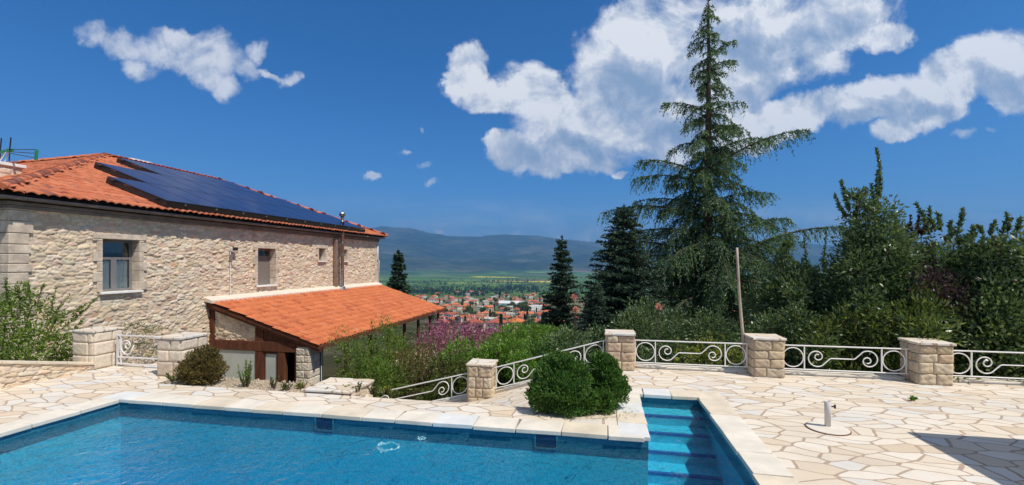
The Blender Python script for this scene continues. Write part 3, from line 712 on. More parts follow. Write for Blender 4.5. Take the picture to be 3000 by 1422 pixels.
# cornice and soffit
MB().box(HX-.1, HX+.085, HY0-.085, HY1+.085, 3.42, 3.50).box(HX-.1, HX+.12, HY0-.12, HY1+.12, 3.503, 3.58).box(HX-6, HX-.101, HY0-.12, HY0+.0, 3.42, 3.58).build('cornice', M['plaster'], house, bevel=.01)
MB().box(HX-7, EX-.07, EY0+.07, EY1-.07, 3.61, 3.67).build('soffit', M['plaster'], house)
dl = (1 + TS*TS) ** .5
S1 = (EX - RX) * dl
tiles('roof', (EX, EY0, ZE), (0, 1, 0), (-1, 0, TS), EY1 - EY0, S1, lambda u, v: (v / dl) < min(u, (EY1 - EY0 - u) * (EX - RX) / (EY1 - RY1)) + .12, house, seed=3)
tiles('roof', (BX, EY0, ZE), (1, 0, 0), (0, 1, TS), EX - BX, S1, lambda u, v: (v / dl) < min(u, EX - BX - u) + .12, house, seed=4)
ts2 = (ZR - ZE) / (EY1 - RY1); d2 = (1 + ts2**2) ** .5
tiles('roof', (BX, EY1, ZE), (1, 0, 0), (0, -1, ts2), EX - BX, (EY1-RY1)*d2, lambda u, v: (v / d2) < min(u, EX - BX - u) * (EY1 - RY1) / (EX - RX) + .12, house, seed=5)
tiles('roof', (BX, EY0, ZE), (0, 1, 0), (1, 0, TS), EY1 - EY0, S1, lambda u, v: (v / dl) < min(u, (EY1 - EY0 - u) * (EX - RX) / (EY1 - RY1)) + .12, house, seed=6)
rb = MB(); rb.add([(EX-.05,EY0+.05,ZE-.06),(EX-.05,EY1-.05,ZE-.06),(BX+.05,EY1-.05,ZE-.06),(BX+.05,EY0+.05,ZE-.06),(RX,RY0,ZR-.06),(RX,RY1,ZR-.06)], [(0,1,5,4),(1,2,5),(2,3,4,5),(3,0,4),(3,2,1,0)]); rb.build('roof_deck', M['dark'], house)
up = Vector((0, 0, .055))
ridge_caps('ridge_tile', Vector((EX, EY0, ZE)) + up, Vector((RX, RY0, ZR)) + up, house, seed=3)
ridge_caps('ridge_tile', Vector((EX, EY1, ZE)) + up, Vector((RX, RY1, ZR)) + up, house, seed=4)
ridge_caps('ridge_tile', Vector((BX, EY0, ZE)) + up, Vector((RX, RY0, ZR)) + up, house, seed=5)
ridge_caps('ridge_tile', Vector((RX, RY0, ZR)) + up, Vector((RX, RY1, ZR)) + up, house, seed=6)
rf = MB().box(RX-.1, RX+.1, RY0+1.0, RY0+1.9, ZR+.07, ZR+.16).build('ridge_flashing', M['white'], house)
# windows
def window(i, w0, w1, z0, z1, kind):
    dep = .24; wn = MB(); gx_ = HX - dep
    s = .13 if kind < 2 else .10
    # dressed surround: jamb stones, lintel, sill
    sr = MB(); sq = MB(); zz = z0; k = 0
    while zz < z1 - .01:
        h = min(.27, z1 - zz); e = s + (.09 if k % 2 else 0)
        sr.box(HX - dep - .02, HX + .066, w0 - e, w0, zz + .004, zz + h - .004); sq.box(HX - dep - .02, HX + .064, w1, w1 + s + (.0 if k % 2 else .09), zz + .004, zz + h - .004); zz += h; k += 1
    f = sr.build('window_jamb', M['dressed'], house, bevel=.010); sq.build('window_jamb', M['dressed'], house, bevel=.010)
    MB().box(HX - dep, HX + .07, w0 - s - .08, w1 + s + .08, z1 + .003, z1 + .15).build('lintel', M['dressed'], f, bevel=.01)
    MB().box(HX - dep, HX + .12, w0 - .07, w1 + .07, z0 - .06, z0 - .003).build('window_sill', M['white'], f, bevel=.006)
    fr = MB(); t = .07; x0, x1 = gx_ - .03, gx_ + .03
    fr.box(x0, x1, w0, w0 + t, z0, z1).box(x0, x1, w1 - t, w1, z0, z1).box(x0+.001, x1-.001, w0 + t, w1 - t, z0, z0 + t).box(x0+.001, x1-.001, w0 + t, w1 - t, z1 - t, z1)
    if kind == 0:
        zt = z1 - .50; fr.box(x0+.002, x1-.002, w0+t, w1-t, zt - .05, zt + .02); ym = (w0 + w1)/2; fr.box(x0+.003, x1-.003, ym - .075, ym + .075, z0 + t, zt - .05)
        o = fr.build('window', M['grey_frame'], house, bevel=.005)
        MB().box(gx_-.006, gx_+.006, w0+t, w1-t, z0+t, zt-.05).build('pane', M['glass'], o); MB().box(gx_-.005, gx_+.005, w0+t, w1-t, zt+.02, z1-t).build('pane', M['glass_dark'], o)
        # hanging net curtain with folds
        vs = []; fs = []; n = 60
        for k in range(n + 1):
            yy = w0 + t + (w1 - w0 - 2*t) * k / n; xx = gx_ - .035 + .018*math.sin(k*.9) + .01*math.sin(k*2.3)
            vs += [(xx, yy, z0 + .03), (xx, yy, zt - .03 - .05*abs(math.sin(k*.35)))]
        fs = [(2*k, 2*k+2, 2*k+3, 2*k+1) for k in range(n)]
        MB().add(vs, fs).build('curtain', M['curtain'], o, smooth=True)
        MB().box(gx_-.9, gx_-.85, w0-.3, w1+.3, z0-.3, z1+.3).build('room_back', M['dark'], o)
    elif kind == 1:
        o = fr.build('window', M['taupe'], house, bevel=.005); zt = z1 - .33
        pn = MB().box(gx_-.02, gx_+.012, w0+t, w1-t, zt, zt+.05); ym = w0 + (w1-w0)*.36
        pn.box(gx_-.02, gx_+.014, w0+t, ym-.03, z0+t, zt-.003); pn.box(gx_-.018, gx_+.03, ym-.03, ym+.02, z0+t, zt-.003).build('shutter', M['taupe'], o, bevel=.004)
        MB().box(gx_-.02, gx_+.010, ym+.02, w1-t, z0+t, zt-.003).build('shutter_panel', M['duct'] if 0 else M['taupe'], o); MB().box(gx_-.012, gx_-.002, w0+t, w1-t, zt+.05, z1-t).build('pane', M['glass_dark'], o)
        MB().box(gx_-.3, gx_-.25, w0-.1, w1+.1, z0-.1, z1+.1).build('room_back', M['dark'], o)
    else:
        o = fr.build('window', M['taupe'], house, bevel=.004)
        MB().box(gx_-.008, gx_+.004, w0+t, w1-t, z0+t, z1-t).build('pane', M['glass_dark'], o); MB().box(gx_-.3, gx_-.25, w0-.1, w1+.1, z0-.1, z1+.1).build('room_back', M['dark'], o)
for i, (w0, w1, z0, z1) in enumerate(wins): window(i, w0, w1, z0, z1, min(i, 2))

# chimney and aerial at the left of the roof
ch = empty('stone_chimney', (-16.25, 9.35, 0), 0, 'square stone chimney with a white cap at the left edge of the roof', 'chimney')
rubble('chimney_face', (-.3, -.3, 3.9), (1, 0, 0), (0, -1, 0), .6, .95, res=.03, sw=.26, sh=.13, depth=.03, seed=12, parent=ch)
rubble('chimney_face', (.3, -.3, 3.9), (0, 1, 0), (1, 0, 0), .6, .95, res=.03, sw=.26, sh=.13, depth=.03, seed=13, parent=ch)
MB().box(-.3, .298, -.298, .3, 3.9, 4.84).build('chimney_core', M['mortar'], ch); MB().box(-.37, .37, -.37, .37, 4.842, 4.93).build('chimney_cap', M['white'], ch, bevel=.01)
an = empty('television_aerial', (-16.2, 9.35, 4.93), 0, 'green and black television aerial on a thin mast above the chimney', 'aerial')
A = Vector((-.0, 0, 0)); top = at_d(28, 445, 12.3) - Vector((-16.2, 9.35, 4.93))
MB().tube([(-.12, 0, 0), top + Vector((-.05,0,.1))], .02, 8).tube([(.10, 0, 0), top], .012, 6).build('mast', M['alu'], an)
e1 = at_d(108, 450, 12.0) - Vector((-16.2, 9.35, 4.93))
for dz0, dz1 in ((.06, .10), (0, 0), (-.04, -.13)): MB().tube([top + Vector((0,0,dz0)), e1 + Vector((0,0,dz1))], .010, 6).build('boom', M['black'], an)
MB().bar(e1 + Vector((0,0,.10)), e1 + Vector((-.03,0,-.18)), .05).build('end_bracket', M['green'], an)
MB().bar(top + Vector((-.35,0,0)), top + Vector((.08,.02,.05)), .06).build('joint', M['green'], an)
for sx in (0, -.34):
    MB().tube([top + Vector((sx, 0, .02)), top + Vector((sx+.22, -.1, .35))], .014, 6).build('element', M['black'], an); MB().tube([top + Vector((sx, 0, 0)), top + Vector((sx-.18, .1, -.22))], .014, 6).build('element', M['black'], an)

# solar array: three rows of framed panels standing a little above the tiles
lift = .26
n_ = Vector((TS, 0, 1)).normalized(); O_ = Vector((EX, 0, ZE)) + n_ * lift; upv = Vector((-1, 0, TS)).normalized()
def on_roof(px, py):
    x, y, v = ray(px, py); d = Vector((x, y, v)); c = Vector((0, 0, CAMZ)); t = (O_ - c).dot(n_) / d.dot(n_); p = c + d * t
    return p.y, (p - O_).dot(upv)
yb0, sb0 = on_roof(462, 584); yb1, sb1 = on_roof(1030, 655)
y3, s3 = on_roof(330, 521); y2, s2 = on_roof(299, 481); y1, s1 = on_roof(393, 481); y1b, s1b = on_roof(445, 506)
print('solar', yb0, sb0, yb1, sb1, '|', y3, s3, '|', y2, s2, '|', y1, s1, '|', y1b, s1b)
sol = empty('solar_array', (0, 0, 0), 0, 'wide dark blue solar array of three stepped rows on the orange roof', 'solar panels')
pwid = 1.13
s_lo = sb0; RH = 2.32
rows = []
ends = []
for r_ in range(3):
    sA = s_lo + r_ * (RH + .02); sB = sA + RH
    ys = (10.95, 12.2, 14.6)[r_]
    # stop where the far hip comes
    sm = sB; ye = EY1 - (sm / dl) * (EY1 - RY1) / (EX - RX) - .35
    n = int((ye - ys) / pwid); rows.append((sA, sB, ys, n))
pan = None
def roofpt(y, s, h=0): return O_ + Vector((0, y, 0)) + upv * s + n_ * h
for (sA, sB, ys, n) in rows:
    for k in range(n):
        p = roofpt(ys + k * pwid, sA)
        if pan is None:
            m = MB(); m.box(.006, pwid-.006, 0, RH, -.035, .0)
            pan = m.build('panel', M['black'], sol, bevel=.003)
            g = MB(); g.box(.025, pwid-.025, .02, RH-.02, .0005, .004).build('panel_glass', M['pv'], pan); first = pan
            q = pan
        else:
            q = pan.copy(); COL.objects.link(q); q.parent = sol
            for c_ in first.children:
                cc = c_.copy(); COL.objects.link(cc); cc.parent = q
        q.matrix_local = Matrix(((0, upv.x, n_.x, p.x), (1, upv.y, n_.y, p.y), (0, upv.z, n_.z, p.z), (0, 0, 0, 1)))
for (sA, sB, ys, n) in rows:
    L = n * pwid
    for ss in (sA + .3, sB - .3):
        MB().bar(roofpt(ys - .1, ss, -.07), roofpt(ys + L + .05, ss, -.07), .05, .06, up=n_).build('mounting_rail', M['black'], sol)
    a, b, c_, d_ = roofpt(ys, sA, -.20), roofpt(ys, sA, -.036), roofpt(ys, sB, -.036), roofpt(ys, sB, -.20)
    MB().bar(roofpt(ys+.02, sA, -.13), roofpt(ys+.02, sB, -.13), .03, .17, up=n_).build('side_skirt', M['black'], sol)
sA, sB, ys, n = rows[0]
MB().bar(roofpt(ys, sA - .01, -.13), roofpt(ys + n*pwid, sA - .01, -.13), .03, .17, up=n_).build('front_skirt', M['black'], sol)
cl = MB()
for k in range(n): cl.box(-.03, .03, -.03, .03, -.02, .02) if 0 else cl.bar(roofpt(ys + (k + .5)*pwid, sA - .03, -.06), roofpt(ys + (k + .5)*pwid + .06, sA - .03, -.06), .03, .05, up=n_)
cl.build('clamp', M['alu'], sol)

# lamp and conduit on the house wall
p = at_x(672, 733, HX); lm = empty('wall_lamp', (HX + .06, p.y, p.z), 0, 'small floodlight on the stone wall above a thin white conduit', 'wall lamp')
MB().box(0, .05, -.05, .05, -.03, .05).build('bracket', M['plastic'], lm); MB().box(.05, .16, .02, .16, -.02, .10).build('lamp_head', M['black'], lm, bevel=.01)
MB().box(0, .05, -.06, .03, -.42, -.16).build('sensor_box', M['taupe'], lm, bevel=.01)
MB().tube([(.02, -.04, -.05), (.02, -.05, -1.60), (.02, -.02, -1.66)], .012, 6).build('conduit', M['white'], lm)

# ================================================================ glazed annexe with its lean-to roof
AY0, AY1, AX = 12.7, 24.35, -8.81; ZT, ZL = .92, -.405
ann = empty('glazed_annexe', (0, 0, 0), 0, 'low timber and glass annexe under a sloping orange tile roof', 'annexe')
su = Vector((AX - (HX + .12), 0, ZL - ZT)); SL = su.length; us = -su.normalized()
tiles('roof', (AX, AY0, ZL), (0, 1, 0), tuple(us), AY1 - AY0, SL, lambda u, v: v < SL, ann, mat='tile_new', pitch=.205, course=.345, amp=.055, seed=9)
dk = MB(); off = Vector((0, 0, -.03)); th = Vector((0, 0, -.12))
c4 = [Vector((AX+.06, AY0+.03, ZL)), Vector((AX+.06, AY1-.03, ZL)), Vector((HX+.0, AY1-.03, ZT)), Vector((HX+.0, AY0+.03, ZT))]
dk.hexa([c + off + th for c in c4], [c + off for c in c4]); dk.build('roof_board', M['wood'], ann)
fl = MB()
fl.hexa([(HX+.0,AY0-.06,ZT-.02),(HX+.34,AY0-.06,ZT-.09),(HX+.34,HY1-.02,ZT-.09),(HX+.0,HY1-.02,ZT-.02)], [(HX+.0,AY0-.06,ZT+.15),(HX+.34,AY0-.06,ZT+.035),(HX+.34,HY1-.02,ZT+.035),(HX+.0,HY1-.02,ZT+.15)])
fl.build('roof_flashing', M['plaster_pale'], ann, bevel=.02)
FY = 12.80; SX = -9.17; ZF = -2.75; ZBM = -.38
def roofz(x): return ZT + (x - HX) / (AX - HX) * (ZL - ZT) - .17
# stone pier
pr = MB().box(-9.61, -9.17, FY, FY+.52, ZF, -.50).build('pier_core', M['mortar'], ann)
blocks('stone_pier', [((-9.65, FY, ZF), (1,0,0), (0,-1,0), .48), ((-9.17, FY, ZF), (0,1,0), (1,0,0), .54)], ann, [.25,.24,.26,.23,.27,.24,.25,.24,.22], 14, PAL[[2,3,5,8]]*.8)
# front frame (faces the pool)
fm = MB()
fm.box(-13.0, -9.19, FY+.02, FY+.20, ZBM-.32, ZBM).build('beam', M['wood'], ann, bevel=.01)
for xa, xb in ((-13.0, -12.80), (-11.20, -10.90), (-10.36, -10.10), (-9.73, -9.65)):
    MB().box(xa, xb, FY+.03, FY+.19, ZF, ZBM-.323).build('post', M['wood'], ann, bevel=.008)
    if xa < -10.5: MB().box(xa, xb, FY+.04, FY+.18, ZBM+.003, roofz(xb)).build('post', M['wood'], ann)
MB().hexa([(-10.90,FY+.07,ZBM),(-9.2,FY+.07,ZBM),(-9.2,FY+.14,ZBM),(-10.90,FY+.14,ZBM)], [(-10.90,FY+.07,roofz(-10.90)),(-9.2,FY+.07,roofz(-9.2)),(-9.2,FY+.14,roofz(-9.2)),(-10.90,FY+.14,roofz(-10.90))]).build('gable_board', M['wood'], ann)
MB().bar((HX+.05, FY-.02, roofz(HX)+.02), (AX+.1, FY-.02, roofz(AX)+.02), .06, .18).build('rafter', M['wood'], ann); MB().bar((HX+.05, AY0+.1, roofz(HX)+.05), (AX+.1, AY0+.1, roofz(AX)+.05), .05, .16).build('barge_board', M['wood'], ann)
rubble('gable_stone', (-12.80, FY+.12, ZBM), (1,0,0), (0,-1,0), 1.60, 1.0, res=.03, sw=.28, sh=.12, depth=.04, seed=17, parent=ann, top=lambda u: (roofz(-12.80) - ZBM) - u * (ZT - ZL) / (AX - HX))
def glazing(name, m, mat, y=None): 
    return m.build(name, M[mat], ann)
o = MB().box(-12.80, -11.20, FY+.06, FY+.07, -1.75, ZBM-.323).build('pane', M['reflection_pane'], ann); MB().box(-12.79, -11.21, FY+.09, FY+.11, -1.75, ZBM-.33).build('blind', M['blind'], o)
MB().box(-12.80, -11.20, FY+.05, FY+.12, -1.87, -1.755).build('transom', M['wood'], ann); o = MB().box(-12.80, -11.20, FY+.06, FY+.07, ZF, -1.873).build('pane', M['glass_dark'], ann)
dr = MB().box(-10.90, -10.84, FY+.06, FY+.12, ZF, ZBM-.323).box(-10.42, -10.36, FY+.06, FY+.12, ZF, ZBM-.323).box(-10.84, -10.42, FY+.061, FY+.119, ZF, ZF+.75).box(-10.84, -10.42, FY+.061, FY+.119, ZBM-.40, ZBM-.324).build('glazed_door', M['wood'], ann)
MB().box(-10.84, -10.42, FY+.085, FY+.095, ZF+.75, ZBM-.40).build('door_pane', M['reflection_pane'], dr); MB().box(-10.835, -10.425, FY+.11, FY+.118, ZF+.7, ZBM-.38).build('blind', M['blind'], dr)
# side frame (faces right)
MB().box(SX+.02, SX+.16, FY+.56, 24.1, -2.07, -1.93).build('side_sill', M['wood'], ann, bevel=.008)
MB().box(SX+.0, SX+.18, FY+.3, 24.1, ZBM-.20, ZBM-.02).build('side_beam', M['wood'], ann)
yy = [14.75, 16.4, 18.0, 19.6, 21.2, 22.8, 24.0]
for y_ in yy: MB().box(SX+.02, SX+.15, y_-.09, y_+.09, ZF, ZBM-.203).build('post', M['wood'], ann)
ya = FY + .56
for y_ in yy:
    o = MB().box(SX+.10, SX+.11, ya+.0, y_-.09, -1.93, ZBM-.203).build('pane', M['glass_front'], ann); MB().box(SX+.03, SX+.04, ya, y_-.09, -1.93, ZBM-.2).build('blind', M['blind'], o); ya = y_ + .09
rubble('side_plinth', (SX+.06, FY+.56, -3.4), (0,1,0), (1,0,0), 10.9, 1.33, res=.04, sw=.3, sh=.14, depth=.04, seed=19, parent=ann)
MB().box(HX, SX+.0, FY+.05, 24.1, ZF-.6, ZF).build('floor_slab', M['mortar'], ann)
MB().box(HX, SX, 16.4, 16.6, ZF, -.7).build('inner_wall', M['dark'], ann)
# chair seen through the open door
ct = empty('dining_chair', (-10.0, 13.5, ZF), .4, 'dark wooden chair just inside the open annexe door', 'chair')
for sx, sy in ((0,0),(.4,0),(0,.4),(.4,.4)): MB().box(sx, sx+.04, sy, sy+.04, 0, .45 if sy == 0 else .95).build('leg', M['wood'], ct)
MB().box(-.01, .45, -.01, .45, .452, .50).build('seat', M['blind'], ct, bevel=.01); MB().box(.04, .40, .405, .435, .62, .93).build('backrest', M['wood'], ct)

# flue and brown duct against the wall
fb = at_x(1003, 848, HX + .30); ft = at_x(1003, 624, HX + .30)
flu = empty('flue_pipe', (HX + .30, fb.y, fb.z), 0, 'tall stainless flue pipe with a cowl standing on the annexe roof', 'flue pipe')
H = ft.z - fb.z
MB().lathe([(.085,0),(.085,H-.45),(.095,H-.45),(.095,H-.40),(.085,H-.40),(.085,H-.18)], 20).build('pipe', M['steel'], flu, smooth=True)
MB().lathe([(.06,H-.18),(.14,H-.15),(.15,H-.02),(.10,H+.02),(.02,H+.03)], 20).tube([(-.0,-.14,H-.06),(.0,.17,H-.06)], .075, 12).build('cowl', M['steel'], flu, smooth=True)
for zz in (.25, .95, 1.7, 2.3):
    if zz < H - .5: MB().lathe([(.092,zz),(.092,zz+.04)], 20).bar((-.30,0,zz+.02),(0,0,zz+.02),.03).build('bracket', M['alu'], flu)
MB().box(-.20, .20, -.28, .24, -.10, .02).box(-.11, .11, -.11, .11, .0201, .14).build('base_flashing', M['alu'], flu, bevel=.01)
d0 = at_x(981, 846, HX + .12); 
dc = MB().box(HX + .065, HX + .20, d0.y - .03, d0.y + .14, .88, 3.40); tag(dc.build('brown_duct', M['duct'], bevel=.008), 'flat brown duct fixed to the wall left of the flue', 'duct')
# pale downpipe at the far corner of the house
dp = MB().tube([(HX+.10, HY1-.12, 3.30),(HX+.10, HY1-.12, 2.4),(HX+.12, HY1-.02, 2.3),(HX+.10, HY1-.05, .95)], .035, 8); tag(dp.build('downpipe', M['white'], smooth=True), 'thin white downpipe at the far corner of the stone house', 'downpipe')
# ================================================================ vegetation builders (numpy)
def unit(a): return a / np.maximum(np.linalg.norm(a, axis=-1, keepdims=True), 1e-9)
def rnd_dir(n, rng): return unit(rng.normal(size=(n, 3)))
def leaves(P, D, L, W, rng, fold=.0, roll=None):
    """one pointed quad per leaf; P base, D direction"""
    n = len(P); S = np.cross(D, rnd_dir(n, rng) if roll is None else roll); S = unit(S)
    L = np.broadcast_to(np.asarray(L, float), (n,))[:, None]; W = np.broadcast_to(np.asarray(W, float), (n,))[:, None]
    N = np.cross(S, D); m = P + D * L * .45
    V = np.stack([P, m + S * W * .5 + N * L * fold, P + D * L, m - S * W * .5 + N * L * fold], 1).reshape(-1, 3)
    return V
class Veg:
    def __init__(s): s.V = []; s.T = []
    def add(s, V, tint):
        s.V.append(V); s.T.append(np.repeat(tint, 4)); return s
    def build(s, name, mat, parent):
        V = np.concatenate(s.V); F = np.arange(len(V)).reshape(-1, 4)
        return link(name, np_mesh(name, V, F, tint=np.clip(np.concatenate(s.T), 0, 1)), LEAF[mat], parent)
def tubes_np(paths, radii, n=5):
    """many short tapered tubes: paths (m,k,3), radii (m,k)"""
    m, k, _ = paths.shape; d = np.gradient(paths, axis=1); d = unit(d)
    u = np.where(np.abs(d[..., 2:3]) < .9, np.array((0, 0, 1.)), np.array((1., 0, 0))); a = unit(np.cross(d, u)); b = np.cross(d, a)
    th = np.arange(n) * 2 * math.pi / n
    V = paths[:, :, None] + (a[:, :, None] * np.cos(th)[None, None, :, None] + b[:, :, None] * np.sin(th)[None, None, :, None]) * radii[:, :, None, None]
    ids = np.arange(m * k * n).reshape(m, k, n); r = np.roll(ids, -1, axis=2)
    F = np.stack([ids[:, :-1], r[:, :-1], r[:, 1:], ids[:, 1:]], -1).reshape(-1, 4)
    return V.reshape(-1, 3), F
def build_tubes(name, plist, mat, parent, n=5):
    Vs = []; Fs = []; b = 0
    for p, r in plist:
        v, f = tubes_np(np.asarray(p, float), np.asarray(r, float), n); Vs.append(v); Fs.append(f + b); b += len(v)
    return link(name, np_mesh(name, np.concatenate(Vs), np.concatenate(Fs), smooth=True), mat if not isinstance(mat, str) else M[mat], parent)

def conifer(name, base, H, branches, label, leafkey, needle=(.075, .02), droop=.9, twig=(.25, .6), tstep=.10, seed=1, trunk_r=.2, flat=.3, per=14, group=None, cat='tree', lean=(0, 0), tdroop=None, sag=.5, barkmat='bark'):
    """branches: list of (height, azimuth, length, rise, droop)"""
    rng = np.random.default_rng(seed); base = np.array(base, float)
    t = empty(name, tuple(base), 0, label, cat, group)
    kk = 14; hs = np.linspace(0, 1, kk); tr = np.stack([lean[0]*hs + .02*np.sin(hs*9)*H*.05, lean[1]*hs, hs*H], -1)
    build_tubes('trunk', [(tr[None], (trunk_r * (1 - hs)**.8 + .008)[None])], barkmat, t, 8)
    B = np.array(branches, float); nb = len(B); K = 10; s = np.linspace(0, 1, K)
    b0 = np.stack([lean[0]*B[:,0]/H, lean[1]*B[:,0]/H, B[:,0]], -1)
    dh = np.stack([np.cos(B[:,1]), np.sin(B[:,1]), 0*B[:,1]], -1)
    wob = rng.normal(0, .03, (nb, 1))
    side = np.stack([-dh[:,1], dh[:,0], 0*dh[:,0]], -1)
    def cl(bi, sv):
        L = B[bi, 2]; x = L * sv; z = L * (B[bi, 3] * sv - B[bi, 4] * sv**2.2)
        return b0[bi] + dh[bi] * x[:, None] + side[bi] * (wob[bi, 0] * L * np.sin(sv * 4))[:, None] + np.array((0, 0, 1.)) * z[:, None]
    bi = np.repeat(np.arange(nb), K); pts = cl(bi, np.tile(s, nb)).reshape(nb, K, 3)
    rad = (B[:, 2] * .013 + .006)[:, None] * (1 - s[None] * .85)
    build_tubes('branch', [(pts, rad)], barkmat, t, 5)
    # twigs
    nt = np.maximum(4, (B[:, 2] / tstep * 2).astype(int)); bi = np.repeat(np.arange(nb), nt); sv = rng.uniform(.06, 1, len(bi)) ** .85
    p0 = cl(bi, sv); p1 = cl(bi, np.minimum(sv + .02, 1.02)); tan = unit(p1 - p0 + 1e-6 * dh[bi])
    sg = np.where(rng.random(len(bi)) < .5, -1, 1); spread = rng.uniform(.3, 1.0, len(bi))
    td = unit(tan * rng.uniform(.35, .8, (len(bi), 1)) + side[bi] * (sg * spread)[:, None] + np.array((0, 0, 1.)) * rng.normal(-.1, flat, (len(bi), 1)))
    tl = rng.uniform(*twig, len(bi)) * (1 - .55 * sv) * np.clip(B[bi, 2] / 1.6, .35, 1.25)
    dr = rng.uniform(.4, 1.2, len(bi)) * (sag if tdroop is None else tdroop)
    K2 = 4; s2 = np.linspace(0, 1, K2)
    tp = p0[:, None] + td[:, None] * (tl[:, None] * s2)[..., None] - np.array((0, 0, 1.)) * ((tl * dr)[:, None] * s2**1.8)[..., None]
    v = Veg(); nn = np.maximum(4, (tl / .03 * per / 14).astype(int)); ti = np.repeat(np.arange(len(tl)), nn); u = rng.uniform(0, 1, len(ti))
    P = p0[ti] + td[ti] * (tl[ti] * u)[:, None] - np.array((0, 0, 1.)) * (tl[ti] * dr[ti] * u**1.8)[:, None]
    tg = unit(td[ti] - np.array((0, 0, 1.)) * (dr[ti] * 1.8 * u**.8)[:, None])
    D = unit(tg + rnd_dir(len(ti), rng) * .65); tone = rng.beta(2, 2.4, len(bi))
    v.add(leaves(P, D, needle[0] * rng.uniform(.6, 1.3, len(ti)), needle[1], rng), tone[ti] * .75 + rng.random(len(ti)) * .2 + .15 * u)
    # needles along the branch itself and the leader
    nn = np.maximum(6, (B[:, 2] / .025).astype(int)); bi = np.repeat(np.arange(nb), nn); sv = rng.random(len(bi)); P = cl(bi, sv)
    v.add(leaves(P, unit(dh[bi] * .6 + rnd_dir(len(bi), rng)), needle[0], needle[1], rng), rng.random(len(bi)) * .6)
    n = int(H * 120); hh = rng.uniform(.2, 1.01, n) * H; P = np.stack([lean[0]*hh/H, lean[1]*hh/H, hh], -1)
    v.add(leaves(P, unit(rnd_dir(n, rng) + np.array((0, 0, .7))), needle[0], needle[1], rng), rng.random(n) * .6)
    v.build('crown', leafkey, t); return t

def bush(name, base, clumps, label, leafkey, leaf=(.07, .03), dens=900, seed=1, stems=(), stem_leaf=None, cat='shrub', group=None, branch_to=True, up=.4, barkmat='bark', shell=.45, extra=()):
    """clumps: (dx, dy, dz, radius[, flatten]); stems: (x0,y0,z0,x1,y1,z1,leaf_n) shoots with leaves along them"""
    rng = np.random.default_rng(seed); base = np.array(base, float); t = empty(name, tuple(base), 0, label, cat, group)
    v = Veg(); paths = []; rads = []
    for c in clumps:
        x, y, z, r = c[:4]; fl = c[4] if len(c) > 4 else .85; n = int(dens * r * r * 4)
        d = rnd_dir(n, rng); rr = r * (1 - shell * rng.random(n) ** 1.6) * (1 + .16 * np.sin(d[:, 0]*5 + x*9) * np.sin(d[:, 1]*6 + y*7) + .12 * np.sin(d[:, 2]*9 + z*5))
        P = np.array((x, y, z)) + d * rr[:, None] * np.array((1, 1, fl)); D = unit(d + rnd_dir(n, rng) * .8 + np.array((0, 0, up)))
        v.add(leaves(P, D, leaf[0] * rng.uniform(.6, 1.25, n), leaf[1] * rng.uniform(.7, 1.2, n), rng, .06), rng.beta(2, 2.2, n) * .8 + .12 * rng.random() + .08)
        if branch_to:
            k = np.linspace(0, 1, 6)[:, None]; e = np.array((x, y, z)); s0 = np.array((x*.12, y*.12, 0))
            paths.append(s0 * (1 - k) + e * k + np.array((0, 0, 1)) * np.sin(k * math.pi) * .12 * r); rads.append(np.linspace(.035, .010, 6) * (0.6 + r))
    for sdef in stems:
        a = np.array(sdef[:3], float); b = np.array(sdef[3:6], float); n = int(sdef[6]); L_ = np.linalg.norm(b - a)
        k = np.linspace(0, 1, 6)[:, None]; bend = rng.normal(0, .04, 3) * L_; pth = a * (1 - k) + b * k + bend * np.sin(k * math.pi)
        paths.append(pth); rads.append(np.linspace(.012, .003, 6))
        u = rng.random(n) ** .8; P = a * (1 - u[:, None]) + b * u[:, None] + bend * np.sin(u * math.pi)[:, None]
        ax = unit((b - a)[None])[0]; lf = stem_leaf or leaf
        D = unit(rnd_dir(n, rng) + ax * .8 + np.array((0, 0, .3))); v.add(leaves(P, D, lf[0] * rng.uniform(.6, 1.2, n) * (1.15 - .5 * u), lf[1] * (1.1 - .4 * u), rng, .06), rng.beta(2, 2, n))
    if paths: build_tubes('branch', [(np.array(paths), np.array(rads))], barkmat, t, 5)
    v.build('foliage', leafkey, t)
    for nm, key, n, lf, zmin in extra:
        vv = Veg(); cs = np.array([c[:4] for c in clumps]); k = rng.integers(0, len(cs), n); d = rnd_dir(n, rng); d[:, 2] = np.abs(d[:, 2])
        P0 = cs[k, :3] + d * cs[k, 3:4] * 1.02
        q = 5; P = np.repeat(P0, q, 0); vv.add(leaves(P, rnd_dir(len(P), rng), lf[0], lf[1], rng), rng.random(len(P))); vv.build(nm, key, t)
    return t
def whorls(H, h0, h1, step, Lfun, rise, drp, rng, nper=5, jit=.25):
    out = []; h = h0; az = 0
    while h < h1:
        n = nper + rng.integers(-1, 2)
        for i in range(n):
            a = az + 2*math.pi*i/n + rng.normal(0, .3); L = Lfun(h) * rng.uniform(1 - jit*1.6, 1 + jit)
            out.append((h + rng.normal(0, step*.3), a, max(.12, L), rise + rng.normal(0, .08), drp + rng.normal(0, .06)))
        h += step * rng.uniform(.75, 1.25); az += 1.1
    return out
rr_ = np.random.default_rng(77)

# ---------------------------------------------------------------- the tall cedar
cb = at_d(2075, 1050, 16.0); cb.z = -3.4; CH = at_d(2075, -12, 16.0).z - cb.z
def cz(py): return at_d(2075, py, 16.0).z - cb.z
wid = [(-12, 0), (60, .38), (150, .58), (250, .66), (330, .72), (400, .95), (470, 1.25), (560, 1.35), (620, 1.45), (700, 2.1), (800, 2.9), (900, 3.1), (1010, 2.6), (1100, 2.0)]
hz = [(cz(p), w_) for p, w_ in wid][::-1]
def Lc(h): return float(np.interp(h, [a for a, b in hz], [b for a, b in hz]))
br = whorls(CH, 1.0, CH - .15, .36, Lc, .36, .56, rr_, 7, .36)
sub = []
